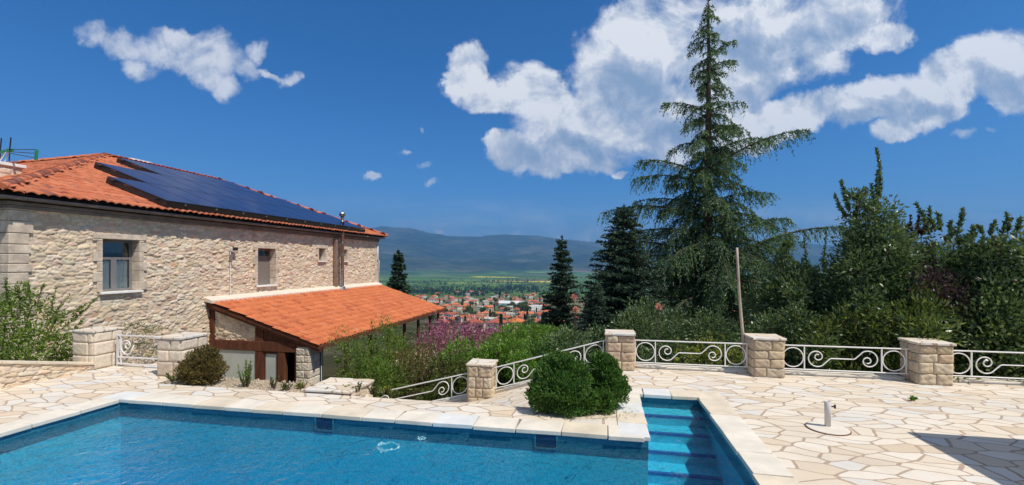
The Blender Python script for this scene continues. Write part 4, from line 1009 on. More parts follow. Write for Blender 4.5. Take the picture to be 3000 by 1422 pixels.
# long limbs seen in the photograph: (pixel y at trunk, tip px, tip py)
CAMR = math.atan2(ry, rx)
for (py0, tx, ty) in ((525, 1862, 478), (545, 1862, 520), (610, 1865, 588), (335, 1945, 302), (640, 1765, 622), (690, 1800, 700), (500, 2318, 412), (455, 2268, 405), (600, 2255, 570), (650, 2240, 668), (790, 2440, 672), (800, 2360, 690), (170, 2160, 112), (200, 2172, 168), (330, 2182, 300), (395, 2170, 365), (860, 1790, 800), (900, 2420, 850), (760, 1790, 720), (960, 1850, 900), (720, 2330, 640), (950, 2400, 930), (700, 1880, 690), (780, 1800, 770), (830, 1850, 810), (640, 2190, 640), (850, 2330, 800), (560, 1960, 540), (450, 2150, 445)):
    sgn = 1 if tx > 2075 else -1; L = abs(tx - 2075) / F * 16.0; dz = (py0 - ty) / F * 16.0 / L
    az = CAMR + (0 if sgn > 0 else math.pi) + rr_.normal(0, .22)
    sub.append((cz(py0), az, L, dz + .34, .34))
print('cedar branches', len(br) + len(sub))
conifer('cedar_tree', cb, CH, br + sub, 'very tall cedar with drooping branch tips rising above the terrace', 'cedar', needle=(.095, .028), twig=(.26, .60), tstep=.050, seed=5, trunk_r=.24, flat=.16, per=21, sag=1.4)

# ---------------------------------------------------------------- firs
def fir(px, ytop, ybase_z, d, wpx, label, seed, key='fir', nper=9, step=.13, needle=(.07, .03), lo=.3, per=20, tw=(.2,.45)):
    b = at_d(px, 900, d); b.z = ybase_z; H = at_d(px, ytop, d).z - ybase_z; Wd = wpx / F * d / 2; rg = np.random.default_rng(seed)
    Lf = lambda h: Wd * max(.05, (1 - h / H)) ** .62 * (1 if h > lo else .7)
    conifer('fir_tree', b, H, whorls(H, lo, H - .12, step, Lf, .28, .12, rg, nper, .2), label, key, needle=needle, twig=tw, tstep=.05, seed=seed, trunk_r=.10, flat=.16, per=per, tdroop=.05, group='conifers around the garden')
fir(1828, 608, -3.6, 14.0, 400, 'dense dark fir standing just left of the tall cedar', 51, step=.13, nper=10, tw=(.25, .55), needle=(.08, .034))
fir(1646, 697, -4.5, 21.0, 175, 'slim dark fir between the town view and the dense fir', 52, nper=8, step=.17, per=18, needle=(.10, .045), tw=(.2,.5))
fir(1167, 738, -6.0, 34.0, 130, 'small dark conifer rising behind the annexe roof', 53, nper=8, step=.26, per=12, needle=(.16, .08), tw=(.3,.8))
fir(1745, 830, -4.0, 12.6, 260, 'low dark conifer in front of the dense fir', 54, step=.13, nper=9)

# ---------------------------------------------------------------- laurel hedge on the right
def spikes(cx, cy, cz_, n, h, sp, rg, ln=60): 
    o = []
    for i in range(n):
        a = rg.uniform(0, 6.28); r = rg.uniform(0, sp); x = cx + r*math.cos(a); y = cy + r*math.sin(a); o.append((x, y, cz_, x + rg.normal(0, .12), y + rg.normal(0, .1), cz_ + h*rg.uniform(.5, 1.1), ln))
    return o
def laurel(px, Y, tops, label, seed, key='laurel', leaf=(.12, .050), dens=800, zb=-3.0, extra_stems=(), cat='shrub', name='laurel_shrub', bottom=True, **kw):
    """tops: (px, py_top, radius) silhouettes turned into clumps stacked from the crown down to the ground"""
    rg = np.random.default_rng(seed); b = at_y(px, 900, Y); b.z = zb; cl = []; st = []
    for (tx, ty, r) in tops:
        p = at_y(tx, ty, Y); z = p.z - zb - r * .8; x0 = p.x - b.x; k = 0
        while z > .1:
            cl.append((x0 + rg.normal(0, .16)*(k > 0), rg.normal(0, .28) + (0 if k == 0 else -.05*k), z, r * (1 + .13*min(k, 4)) * rg.uniform(.85, 1.12), .95)); z -= r * .95; k += 1
        st += spikes(x0, 0, p.z - zb - r*.9, 5, r*1.1, r*.5, rg, 40)
    for (ax, ay, bx, by, n) in extra_stems:
        a = at_y(ax, ay, Y); c = at_y(bx, by, Y); st.append((a.x-b.x, 0, a.z-zb, c.x-b.x, 0, c.z-zb, n))
    return bush(name, b, cl, label, key, leaf, dens, seed, st, cat=cat, up=.5, shell=.75, group='shrubs of the evergreen hedge', **kw)
laurel(2330, 12.6, [(2330, 775, .34), (2270, 815, .42), (2385, 790, .36), (2300, 712, .18)], 'shrub of dark leaves between the cedar and the spiky laurel', 61, extra_stems=[(2300, 760, 2302, 672, 90), (2415, 800, 2418, 700, 90), (2365, 790, 2355, 705, 80)])
laurel(2530, 11.8, [(2560, 595, .32), (2505, 560, .24), (2610, 650, .40), (2500, 690, .42), (2560, 700, .5), (2460, 760, .42)], 'tall laurel with one long leafy spike above all the others', 62,
       extra_stems=[(2562, 620, 2567, 434, 330), (2566, 640, 2572, 500, 220), (2560, 640, 2552, 540, 160), (2490, 620, 2465, 530, 240), (2480, 640, 2445, 570, 160), (2520, 610, 2497, 565, 110), (2555, 620, 2530, 590, 90), (2600, 640, 2628, 632, 70), (2500, 640, 2520, 596, 90)], leaf=(.10, .042))
laurel(2680, 11.65, [(2668, 668, .27), (2700, 662, .24), (2690, 720, .30)], 'purple-leaved plum showing between the green laurels', 63, key='plum', leaf=(.075, .045), extra_stems=[(2680, 700, 2668, 632, 110), (2700, 690, 2716, 640, 110), (2690, 690, 2692, 628, 90)], name='plum_tree', cat='shrub', dens=420)
laurel(2760, 11.4, [(2740, 720, .42), (2690, 810, .5), (2800, 740, .42), (2825, 690, .25)], 'broad laurel to the right of the purple plum', 64,
       extra_stems=[(2725, 690, 2682, 596, 150), (2740, 680, 2722, 610, 120), (2760, 680, 2745, 625, 90), (2800, 700, 2820, 612, 150), (2790, 700, 2785, 650, 80), (2845, 700, 2850, 665, 70), (2660, 720, 2650, 690, 60)], leaf=(.12, .046))
laurel(2920, 10.9, [(2900, 700, .40), (2960, 690, .42), (2870, 780, .5), (3010, 720, .5), (3080, 700, .5)], 'dense evergreen shrub at the right edge of the picture', 65,
       extra_stems=[(2900, 690, 2915, 648, 80), (2935, 690, 2952, 625, 110), (2980, 680, 2990, 640, 80), (2880, 690, 2862, 662, 70), (2952, 680, 2962, 642, 60)], leaf=(.10, .05), extra=(('flower_cluster', 'plum', 60, (.05, .04), 0),))
laurel(2420, 10.9, [(2400, 930, .34), (2480, 900, .42), (2560, 900, .4)], 'low glossy shrub behind the level railing', 66, key='glossy', leaf=(.12, .034), zb=-1.2, dens=900)
laurel(2640, 10.75, [(2640, 900, .36), (2700, 870, .4), (2600, 950, .34)], 'glossy shrub reaching over the rail beside the right-hand pillar', 67, key='glossy', leaf=(.13, .036), zb=-1.0, dens=900)
laurel(2840, 10.6, [(2820, 910, .42), (2900, 880, .45), (2960, 930, .4), (3040, 890, .5)], 'glossy low shrub behind the last railing', 68, key='glossy', leaf=(.13, .036), zb=-1.0, dens=900)
laurel(2240, 11.2, [(2200, 960, .34), (2270, 920, .4), (2330, 900, .4)], 'dark leafy shrub low behind the leaning pole', 69, leaf=(.09, .036), zb=-1.2, dens=900)
laurel(3180, 11.0, [(3150, 700, .5), (3260, 690, .5)], 'evergreen shrub past the right edge', 70, dens=200)

# yellowish shrub right behind the first level railing
b = at_y(2075, 1060, 10.35); b.z = -.3
bush('golden_shrub', b, [(-.45,0,.45,.26), (0,.05,.62,.30), (.40,0,.52,.28), (.62,.1,.40,.24), (-.2,.1,.35,.3)], 'yellow green shrub with reddish tips behind the first level railing', 'yellow', (.085, .03), 520, 81, [(-.5,0,.5,-.62,0,.86,30),(0,0,.6,.05,0,1.02,40),(.5,0,.5,.66,0,.88,30),(.3,0,.6,.28,0,.98,30)])
# fill of dark shrubs under the conifers
for i, (px, py, Y, r, lab) in enumerate(((1900, 930, 12.2, .6, 'dark shrub under the tall cedar, behind the balustrade pillar'), (1990, 900, 13.0, .7, 'dark undergrowth shrub directly below the cedar trunk'), (2120, 910, 12.6, .65, 'dark undergrowth shrub to the right of the cedar trunk'), (1700, 960, 11.2, .5, 'dark shrub above the sloping railing'), (1790, 950, 11.6, .55, 'dark shrub behind the top pillar of the slope'))):
    b = at_y(px, py, Y); top = b.z; b.z = -3.2; hh = top - b.z; rg = np.random.default_rng(i)
    bush('dark_shrub', b, [(rg.normal(0,.35), rg.normal(0,.25), z_, r*rg.uniform(.8,1.1)) for z_ in np.arange(r*.5, hh - r*.5, r*.62)], lab, 'laurel', (.09, .04), 1000, 90 + i, group='dark shrubs under the conifers')

# ---------------------------------------------------------------- clipped cypress bushes by the pool corner
def ball(loc, blobs, lab, seed, key='box', leaf=(.050, .021), dens=21000, name='clipped_bush', **kw):
    rg = np.random.default_rng(seed); st = []
    for b_ in blobs:
        for q in range(16):
            d_ = rg.normal(size=3); d_[2] = abs(d_[2]) + .2; d_ = d_/np.linalg.norm(d_); c_ = np.array(b_[:3]); a_ = c_ + d_*b_[3]*.75; e_ = c_ + d_*b_[3]*rg.uniform(1.05, 1.22) + np.array((0, 0, .03)); st.append((*a_, *e_, 46))
    return bush(name, loc, blobs, lab, key, leaf, dens, seed, st, up=.9, shell=.55, **kw)
g1 = at_z(1640, 1212, 0); g1 = Vector((-.60, 6.66, .012))
ball(g1, [(-.08,0,.34,.34,1.05), (-.04,.02,.62,.22,1.1), (.14,-.06,.25,.27,.95), (-.25,-.04,.22,.23,1.0), (.36,.0,.16,.18,.9), (.20,.12,.46,.22,1.1), (-.2,.02,.56,.12,1.3), (.08,-.05,.72,.10,1.3)], 'large rounded green bush on the paving at the pool corner', 101)
ball(Vector((.04, 6.98, .012)), [(0,.1,.36,.26,1.05), (-.06,.05,.62,.16,1.15), (.14,.0,.28,.21,1.0), (-.02,-.2,.14,.18,.9), (.08,.05,.60,.10,1.3)], 'smaller rounded green bush beside the pool steps', 102)
lt = Veg(); rg = np.random.default_rng(9); n = 520; th = rg.random(n)*6.28; rad = .35 + .42*rg.random(n)**1.6; P = np.stack([-.35 + rad*np.cos(th)*1.15, 6.78 + rad*np.sin(th)*.62, np.full(n, .018) + rg.random(n)*.006], -1)
D = unit(rg.normal(size=(n, 3))*np.array((1, 1, .08))); up_ = np.tile(np.array((0, 0, 1.)), (n, 1)); lt.add(leaves(P, D, .030, .012, rg, 0, roll=up_), rg.random(n)*.9)
tag(lt.build('leaf_litter', 'brown', None), 'dry leaf litter scattered round the two green bushes', None, None, 'stuff')
# bronzed round bush by the gate, small weeds
ball(Vector((-7.25, 7.02, -.02)), [(0,0,.30,.31,.95), (.05,.05,.44,.20,1.0), (-.14,-.05,.22,.24,.9), (.16,0,.22,.24,.9)], 'round bronzed bush at the corner of the paved terrace', 103, key='brown', leaf=(.050, .020), dens=15000)
def weed(loc, h, n, lab, seed, key='green', leaf=(.07, .02), sp=.18, name='weed', cat='plant', group='plants in the dry bed'):
    rg = np.random.default_rng(seed); st = []
    for i in range(n):
        a = rg.uniform(0, 6.28); r = sp * rg.uniform(.1, 1); st.append((r*.3*math.cos(a), r*.3*math.sin(a), 0, r*math.cos(a), r*math.sin(a), h*rg.uniform(.45, 1), 26))
    return bush(name, loc, [], lab, key, leaf, 1, seed, st, cat=cat, group=group, branch_to=False)
b = at_z(655, 1145, 0); b = Vector((-6.28, 7.0, -.02)); weed(b, .52, 12, 'upright green plant next to the round bronzed bush', 111, leaf=(.06,.028))
weed(Vector((-5.75, 7.0, -.02)), .20, 6, 'thin grey green stalks in the dry bed', 112, 'olive', (.05,.014), .12)
weed(Vector((-7.75, 6.95, -.0)), .16, 10, 'low weeds at the paving edge left of the bronzed bush', 113, 'olive', (.06,.02), .25)
for i in range(9):
    x = -5.4 + i*.26 + random.uniform(-.08,.08); weed(Vector((x, 7.0 + random.uniform(-.12,.2), -.03)), random.uniform(.08,.2), 8, ('small dry weed in the bed in front of the annexe' if i % 2 else 'low green weed in the bed in front of the annexe'), 120 + i, 'yellow' if i % 3 == 1 else 'olive', (.05,.016), .12, group='dry weeds in the bed' if i % 2 else 'green weeds in the bed')
b = at_z(2672, 1172, .012); weed(b, .045, 5, 'single weed growing through a joint of the paving', 131, 'green', (.05,.018), .07, group=None)
# bed: pale stony soil
bd = MB(); n = 24; rr = random.Random(3); vs = []; fs = []
for j in range(7):
    for i in range(n+1): vs.append((-7.95 + i*(7.95-4.2)/n, 6.765 + j*.14, -.045 + rr.uniform(-.02,.03) - (.0 if j < 5 else .05)))
for j in range(6):
    for i in range(n): a = j*(n+1)+i; fs.append((a, a+1, a+n+2, a+n+1))
tag(bd.add(vs, fs).build('garden_bed', M['soil']), None, None, None, 'structure')
rubble('bed_edge_wall', (-7.95, 7.58, -3.5), (1,0,0), (0,-1,0), 3.8, 3.4, res=.08, seed=23); bpy.data.objects['bed_edge_wall']['label'] = 'rubble wall under the planted bed beside the terrace'; bpy.data.objects['bed_edge_wall']['category'] = 'wall'
gr = MB(); rr = random.Random(8)
for k in range(420):
    x = rr.uniform(-7.9, -4.25); y = rr.uniform(6.8, 7.5); s = rr.uniform(.006, .022); a = rr.uniform(0, 3)
    pts = [(x + s*rr.uniform(.7,1.1)*math.cos(a + q*1.2566), y + s*rr.uniform(.7,1.1)*math.sin(a + q*1.2566)) for q in range(5)]; gr.prism(pts, -.06, -.03 + s*.7)
tag(gr.build('gravel', M['dressed']), 'pale stones scattered over the dry bed', None, None, 'stuff')

# ---------------------------------------------------------------- left: leafy shrub in front of the house wall
rg = np.random.default_rng(5); b = Vector((-11.6, 6.6, -.9)); st = []; cl = []
for (px, py, Y, r) in ((20, 900, 6.1, .30), (90, 905, 6.6, .34), (30, 980, 6.2, .42), (110, 990, 6.8, .40), (180, 1000, 7.2, .32), (60, 860, 6.3, .22), (170, 930, 7.1, .22), (-60, 930, 5.6, .5), (210, 1050, 7.3, .3), (60, 1060, 6.4, .45), (-70, 1050, 5.6, .5), (150, 1065, 7.0, .4)):
    p = at_x(px, py, -11.5 + rg.normal(0, .15)); cl.append((p.x-b.x, p.y-b.y, p.z-b.z, r*.95))
for (ax, ay, bx, by, n) in ((30, 880, 20, 815, 50), (90, 890, 85, 822, 60), (110, 900, 130, 830, 50), (190, 960, 290, 868, 120), (160, 950, 205, 865, 70), (150, 920, 165, 842, 60), (210, 930, 255, 890, 60), (60, 880, 52, 838, 40), (180, 1000, 245, 935, 80), (120, 960, 240, 905, 80)):
    p = at_x(ax, ay, -11.5); q = at_x(bx, by, -11.35); st.append((p.x-b.x, p.y-b.y, p.z-b.z, q.x-b.x, q.y-b.y, q.z-b.z, n))
bush('leafy_shrub', b, cl, 'loose bright green shrub growing against the stone house behind the low wall', 'fresh', (.080, .034), 1100, 141, st, up=.3, shell=.8, barkmat='bark_pale')
for i, (px, py, lab) in enumerate(((375, 955, 'tuft of green growing on the house wall behind the gate'), (440, 965, 'yellowish tuft on the house wall left of the annexe'), (395, 1015, 'larger green tuft behind the garden gate'), (460, 1030, 'small tuft behind the right gate pillar'))):
    p = at_x(px, py, -12.75); rg = np.random.default_rng(i)
    bush('wall_tuft', p, [(0,0,0,.16,.6), (0,.2,.02,.13,.6), (.03,-.2,-.03,.13,.6), (0,.38,-.02,.10,.6)], lab, 'olive', (.05, .02), 900, 150+i, [], branch_to=False, cat='plant', up=.2, shell=.7)
gsl = MB(); p0 = at_x(405, 1062, -11.6)
gsl.prism([(-11.9, 8.9), (-10.6, 8.7), (-10.5, 9.7), (-11.9, 10.0)], -1.0, -.62).box(-11.6, -11.5, 9.0, 9.9, -.62, -.50)
gs = empty('stone_heap', (0,0,0), 0, 'grey boulder slab behind the garden gate', 'boulder')
bo = MB(); pts = [(-11.7, 9.15), (-11.1, 8.95), (-10.75, 9.3), (-10.85, 9.9), (-11.6, 10.0)]; bo.prism(pts, -1.2, -.45).build('boulder', M['dressed'], gs, bevel=.08, seg=3)
MB().box(-10.95, -10.4, 9.15, 9.6, -1.25, -.86).build('flat_stone', M['slab_tan'], gs, bevel=.04, seg=2)

# ---------------------------------------------------------------- planting in front of the annexe
def feather(px, py, Y, zb, lab, seed, key='feather', n=26, h=None, sp=.5, leaf=(.085, .024), ln=150, cl=(), dens=520, body=1.0, lo_=.35, name='feathery_shrub', grp='shrubs in front of the annexe', **kw):
    b = at_y(px, 1000, Y); top = at_y(px, py, Y).z; b.z = zb; H = top - zb; rg = np.random.default_rng(seed); st = []
    for i in range(n):
        a = rg.uniform(0, 6.28); r = sp * rg.uniform(.15, 1) ** .7; hh = H * rg.uniform(.62, 1) * (1 - .22*r/sp)
        st.append((r*.25*math.cos(a), r*.25*math.sin(a), H*.05, r*math.cos(a), r*math.sin(a), hh, int(ln*1.6)))
        for q in range(6):
            u = rg.uniform(.3, .85); x, y, z = r*.25*math.cos(a)*(1-u) + r*math.cos(a)*u, r*.25*math.sin(a)*(1-u) + r*math.sin(a)*u, hh*u
            a2 = rg.uniform(0, 6.28); l2 = rg.uniform(.2, .5)*sp*1.1; st.append((x, y, z, x + l2*math.cos(a2), y + l2*math.sin(a2), z + l2*rg.uniform(.2, .9), ln//2))
    cl = list(cl)
    for q in range(int(14*body)):
        a = rg.uniform(0, 6.28); r = sp*rg.uniform(0, .8); cl.append((r*math.cos(a), r*math.sin(a), H*rg.uniform(lo_, .84), rg.uniform(.2, .36)*(.6+sp*.6), 1.25))
    return bush(name, b, cl, lab, key, leaf, dens, seed, st, branch_to=False, shell=.85, up=.4, group=grp, barkmat='bark_pale', **kw)
feather(1040, 915, 9.9, -3.0, 'tall feathery shrub in front of the annexe corner', 161, n=24, sp=.50, ln=190)
feather(1110, 880, 10.9, -3.2, 'feathery shrub with long thin shoots crossing the annexe roof edge', 162, n=26, sp=.62, ln=190)
feather(1185, 925, 11.8, -3.2, 'feathery shrub next to the mauve blossom', 163, n=22, sp=.6, ln=180)
feather(1100, 985, 9.9, -3.0, 'lower feathery shrub beside the plinth', 164, n=26, sp=.55, ln=170)
feather(1085, 1010, 9.85, -3.0, 'bushy base of the feathery planting', 165, n=20, sp=.45, ln=150, key='green')
# reddish and green shrubs of the middle
feather(1225, 975, 11.0, -3.3, 'olive and bronze shrub behind the lowest railing', 166, key='brown', n=24, sp=.6, ln=150, leaf=(.07,.026))
feather(1270, 960, 12.0, -3.3, 'bronze green shrub under the mauve blossom tree', 167, key='olive', n=28, sp=.8, ln=170, leaf=(.07,.028))
feather(1180, 1030, 10.6, -3.2, 'white flowering shrub behind the lowest railing', 168, key='olive', n=22, sp=.55, ln=120, leaf=(.065,.028))
def blossom(px, py, Y, lab, seed, n, sp):
    feather(px, py, Y, -3.6, lab, seed, key='pink', n=n, sp=sp, ln=150, leaf=(.07, .045), body=1.05, lo_=.6, dens=340, name='judas_tree', grp='mauve flowering trees')
blossom(1290, 888, 13.2, 'mauve flowering tree closest to the annexe roof', 171, 26, .95)
blossom(1375, 885, 13.4, 'mauve flowering tree in the middle of the planting', 172, 24, .85)
blossom(1452, 900, 14.0, 'mauve flowering tree above the bright green hedge', 173, 20, .8)
blossom(1270, 1010, 12.4, 'low mauve flowering tree behind the sloping railing', 174, 14, .45)
blossom(1525, 935, 15.5, 'smallest mauve flowering tree near the slim fir', 175, 12, .5)
def hedge(px0, px1, ytop, Y, lab, seed, key='green', r=.42, zb=-3.0, leaf=(.08,.040), dens=1300):
    a = at_y(px0, ytop, Y); c = at_y(px1, ytop, Y); rg = np.random.default_rng(seed); b = Vector(((a.x+c.x)/2, Y, zb)); cl = []; st = []
    n = max(2, int((c.x-a.x)/(r*.9)))
    for i in range(n+1):
        x = a.x + (c.x-a.x)*i/n - b.x; z = a.z - zb - r*.7 + rg.normal(0,.10)
        k = 0
        while z > .1 and k < 4: cl.append((x + rg.normal(0,.1), rg.normal(0,.25), z, r*rg.uniform(.8,1.15))); z -= r*.9; k += 1
        for q in range(3):
            xs = x + rg.normal(0,.2); st.append((xs, rg.normal(0,.2), a.z-zb-r*.6, xs+rg.normal(0,.08), rg.normal(0,.2), a.z-zb+rg.uniform(.0,.28), 46))
    bush('green_shrub', b, cl, lab, key, leaf, dens, seed, st, up=.5, group='bright green shrubs behind the sloping railing')
hedge(1372, 1470, 992, 11.6, 'bright green shrub behind the lower pillar', 181)
hedge(1480, 1570, 976, 12.4, 'bright green shrub above the sloping railing, in the middle', 182)
hedge(1580, 1665, 970, 13.2, 'bright green shrub beside the dark conifers', 183)
hedge(1440, 1540, 1010, 10.9, 'lower green shrub just behind the sloping railing', 184, r=.36, dens=1400)
hedge(1560, 1650, 1020, 11.2, 'deep green shrub under the sloping top rail', 185, key='box', r=.4, leaf=(.06,.03), dens=1800)
hedge(1285, 1380, 1060, 10.8, 'shrub filling the gap left of the lower pillar', 186, key='olive', r=.32)
# roses in the dark conifers
for i, (px, py, Y) in enumerate(((1682, 872, 12.0), (1687, 908, 11.8), (1930, 900, 11.4))):
    p = at_y(px, py, Y); b = Vector((p.x, p.y, -3.2)); bush('climbing_rose', b, [(0,0,p.z+3.2,.05,1.0)], ('pink rose bloom highest against the dark conifer', 'pink rose bloom just below the highest one', 'pale pink rose bloom under the cedar')[i], 'petal', (.06,.05), 9000, 190+i, [], cat='rose')
p = at_y(1170, 1060, 10.4)
# ================================================================ terrain: garden slope, plain, mountains
PR = [(0, -3.2), (16, -3.4), (30, -5.5), (60, -11), (100, -18), (250, -38), (420, -58), (800, -72), (1300, -88), (2200, -108), (4000, -128), (5500, -135), (7000, -135)]
SKY = [(-2500, 700), (-1500, 690), (-600, 700), (0, 690), (600, 680), (900, 672), (1100, 668), (1120, 662), (1150, 667), (1200, 668), (1230, 675), (1260, 683), (1290, 685), (1310, 690), (1340, 691), (1400, 694), (1430, 690), (1480, 687), (1530, 688), (1580, 691), (1640, 700), (1700, 705), (1750, 711), (1850, 716), (2000, 722), (2200, 716), (2330, 712), (2450, 718), (2600, 712), (2760, 708), (3000, 715), (3400, 700), (4200, 720)]
_TAB = {}
def fbm(x, y, seed, octs=6, lac=2.03, gain=.5, ridged=False):
    if seed not in _TAB: _TAB[seed] = np.random.default_rng(seed).random((10, 64, 64))
    out = 0; amp = 1; tot = 0
    for o in range(octs):
        T = _TAB[seed][o]; xi = np.floor(x).astype(int); yi = np.floor(y).astype(int); fx_ = x - xi; fy_ = y - yi
        sx = fx_*fx_*(3-2*fx_); sy = fy_*fy_*(3-2*fy_); g = lambda a, b: T[(yi+b) % 64, (xi+a) % 64]
        n = (g(0,0)*(1-sx)+g(1,0)*sx)*(1-sy) + (g(0,1)*(1-sx)+g(1,1)*sx)*sy
        if ridged: n = 1 - np.abs(2*n - 1)
        out = out + n*amp; tot += amp; x = x*lac + 7.3; y = y*lac + 3.1; amp *= gain
    return out / tot
def ground_z(x, y, coarse=False):
    r = np.hypot(x, y); z = np.interp(r, [a for a, b in PR], [b for a, b in PR])
    # level garden shelf left of the pool and round the house
    shelf = np.clip((-x - 9.8) / .6, 0, 1) * np.clip((11.5 - y) / 3.0, 0, 1) * (r < 60); z = z * (1 - shelf) + (-.95) * shelf
    z = np.where((r > 18) & (r < 260), z + 1.2*(fbm(x/30, y/30, 4, 3) - .5)*np.clip((r-18)/30, 0, 1), z)
    az = np.arctan2(x, y) + YAW; azc = np.clip(az, -1.35, 1.35); a_ = np.tan(azc); px = 1500 + F*a_
    sk = np.interp(px, [a for a, b in SKY], [b for a, b in SKY]); RM = 11500.; D = RM*np.cos(azc)
    hpk = CAMZ + (HY - sk)/F*D
    n1 = fbm(x/2600+40, y/2600+40, 9, 6, ridged=True); n2 = fbm(x/900+11, y/900+17, 12, 5)
    spur = np.sin(az*23 + 1.5*np.sin(az*9))*.5 + np.sin(az*51 + 2)*.25
    t = np.clip((r - 5600 - 500*spur*.6) / (RM - 5600 - 300*spur*.6), 0, 1.0)
    prof = t**1.35*(.62 + .38*t)
    mz = -135 + (hpk + 135)*prof + (n1 - .55)*330*np.sin(np.clip(t, 0, 1)*math.pi)**.8 + (n2 - .5)*110*np.sin(np.clip(t,0,1)*math.pi)
    back = np.clip((r - RM)/2500, 0, 1); mz = mz - back*500
    mz = np.minimum(mz, np.where(r < RM, CAMZ + (HY - sk - 2)/F*np.maximum(r*np.cos(azc), 1), 9e9))
    fade = np.clip((np.abs(az) - 1.3)/.3, 0, 1)
    mz = mz*(1-fade) + (-135 + 500*np.clip((r-7000)/5000,0,1))*fade
    return np.where(r > 5000, np.maximum(z, mz), z)
azs = np.concatenate([np.linspace(-math.pi, -1.15, 60)[:-1], np.linspace(-1.15, 1.05, 760)[:-1], np.linspace(1.05, math.pi, 60)])
rs = np.concatenate([[.5], np.arange(2, 30, 1.0), np.geomspace(30, 5200, 110)[0:], np.linspace(5300, 11500, 170), np.linspace(11600, 14000, 14)])
A, Rr = np.meshgrid(azs, rs); X = Rr*np.sin(A - YAW); Y = Rr*np.cos(A - YAW); Z = ground_z(X, Y)
Pv = np.stack([X, Y, Z], -1); ids = np.arange(A.size).reshape(A.shape)
Fq = np.stack([ids[:-1,:-1], ids[:-1,1:], ids[1:,1:], ids[1:,:-1]], -1).reshape(-1, 4)[:, ::-1]
m, g, out = new_mat('landscape'); p = pos(g); xyz = g.n('ShaderNodeSeparateXYZ', {0: p}); r_ = g.n('ShaderNodeVectorMath', {0: g.n('ShaderNodeVectorMath', {0: p, 1: (1, 1, 0)}, operation='MULTIPLY').outputs[0]}, operation='LENGTH').outputs['Value']
near = g.mix(g.mrange(g.noise(p, .8, 6).outputs[0], .35, .65, 0, 1), (.07, .09, .03), (.20, .16, .10))
town = g.mix(g.mrange(g.noise(p, .03, 6).outputs[0], .4, .6, 0, 1), (.05, .085, .028), (.24, .20, .14))
# fields as elongated plots
rot = g.n('ShaderNodeVectorRotate', {'Vector': p, 'Angle': .35}, rotation_type='Z_AXIS'); fv = g.n('ShaderNodeVectorMath', {0: rot.outputs[0], 1: (1/420, 1/210, 0)}, operation='MULTIPLY')
vor = g.n('ShaderNodeTexVoronoi', {'Vector': fv.outputs[0], 'Scale': 1.0, 'Randomness': .75}, voronoi_dimensions='2D', distance='CHEBYCHEV')
fc = g.n('ShaderNodeSeparateColor', {0: vor.outputs['Color']})
fields = g.ramp(fc.outputs[0], [(0, (.06, .12, .035)), (.22, (.10, .20, .05)), (.42, (.05, .095, .035)), (.55, (.13, .22, .07)), (.68, (.24, .19, .12)), (.76, (.09, .16, .05)), (.90, (.20, .28, .08)), (.955, (.62, .58, .06))], 'CONSTANT')
fields = g.mix(g.mrange(g.noise(p, .006, 5).outputs[0], .4, .65, 0, .5), fields, (.045, .07, .035))
nm = g.noise(p, .0011, 8, .62).outputs[0]; nm2 = g.noise(p, .006, 5, .6).outputs[0]
mtn = g.ramp(nm, [(.35, (.020, .035, .022)), (.5, (.035, .055, .030)), (.6, (.075, .085, .05)), (.72, (.16, .14, .10))])
mtn = g.mix(g.mrange(nm2, .5, .72, 0, .5), mtn, (.14, .13, .09))
c = g.mix(g.mrange(r_, 25, 60, 0, 1), near, town); c = g.mix(g.mrange(r_, 900, 1300, 0, 1), c, fields)
hh = g.m('ADD', xyz.outputs[2], g.m('MULTIPLY', nm2, 60)); c = g.mix(g.mrange(hh, -95, -60, 0, 1), c, g.mix(g.mrange(r_, 4500, 5200, 0, 1), c, mtn))
g.set(out, 0, g.n('ShaderNodeBsdfDiffuse', {'Color': c}))
tag(link('terrain', np_mesh('terrain', Pv.reshape(-1, 3), Fq, smooth=True), m), None, None, None, 'structure')

# ================================================================ the town
def gz(x, y): return float(ground_z(np.array([x]), np.array([y]))[0])
def on_ground(px, py):
    x, y, v = ray(px, py); t = np.geomspace(60, 4600, 900); zz = np.interp(t*math.hypot(x, y), [a for a, b in PR], [b for a, b in PR])
    k = int(np.argmax(CAMZ + v*t <= zz)); lo = float(t[k]) if CAMZ + v*t[k] <= zz[k] else 4600.
    return x*lo, y*lo, lo
def mtl(name, col): return simple(name, col, .9, var=.1, scale=.6, spec=.1)
WALLM = [mtl('cream_render', (.62, .56, .46)), mtl('white_render', (.74, .72, .67)), mtl('ochre_render', (.55, .43, .29)), mtl('grey_render', (.42, .41, .39))]
def roof_m(name, a, b):
    m, g, out = new_mat(name); p = pos(g); n = g.noise(p, .9, 5).outputs[0]; g.set(out, 0, g.n('ShaderNodeBsdfDiffuse', {'Color': g.mix(g.mrange(n, .3, .7, 0, 1), a, b)})); return m
ROOFM = [roof_m('old_red_tiles', (.33, .09, .055), (.44, .14, .08)), roof_m('orange_tiles', (.52, .15, .06), (.60, .20, .09)), roof_m('brown_tiles', (.30, .12, .08), (.36, .17, .11)), roof_m('pale_sheet', (.55, .57, .58), (.66, .67, .66)), roof_m('teal_sheet', (.07, .16, .16), (.09, .19, .18)), roof_m('flat_concrete', (.48, .45, .40), (.58, .54, .48))]
WIN = simple('dark_window', (.04, .045, .05), .3, var=.1)
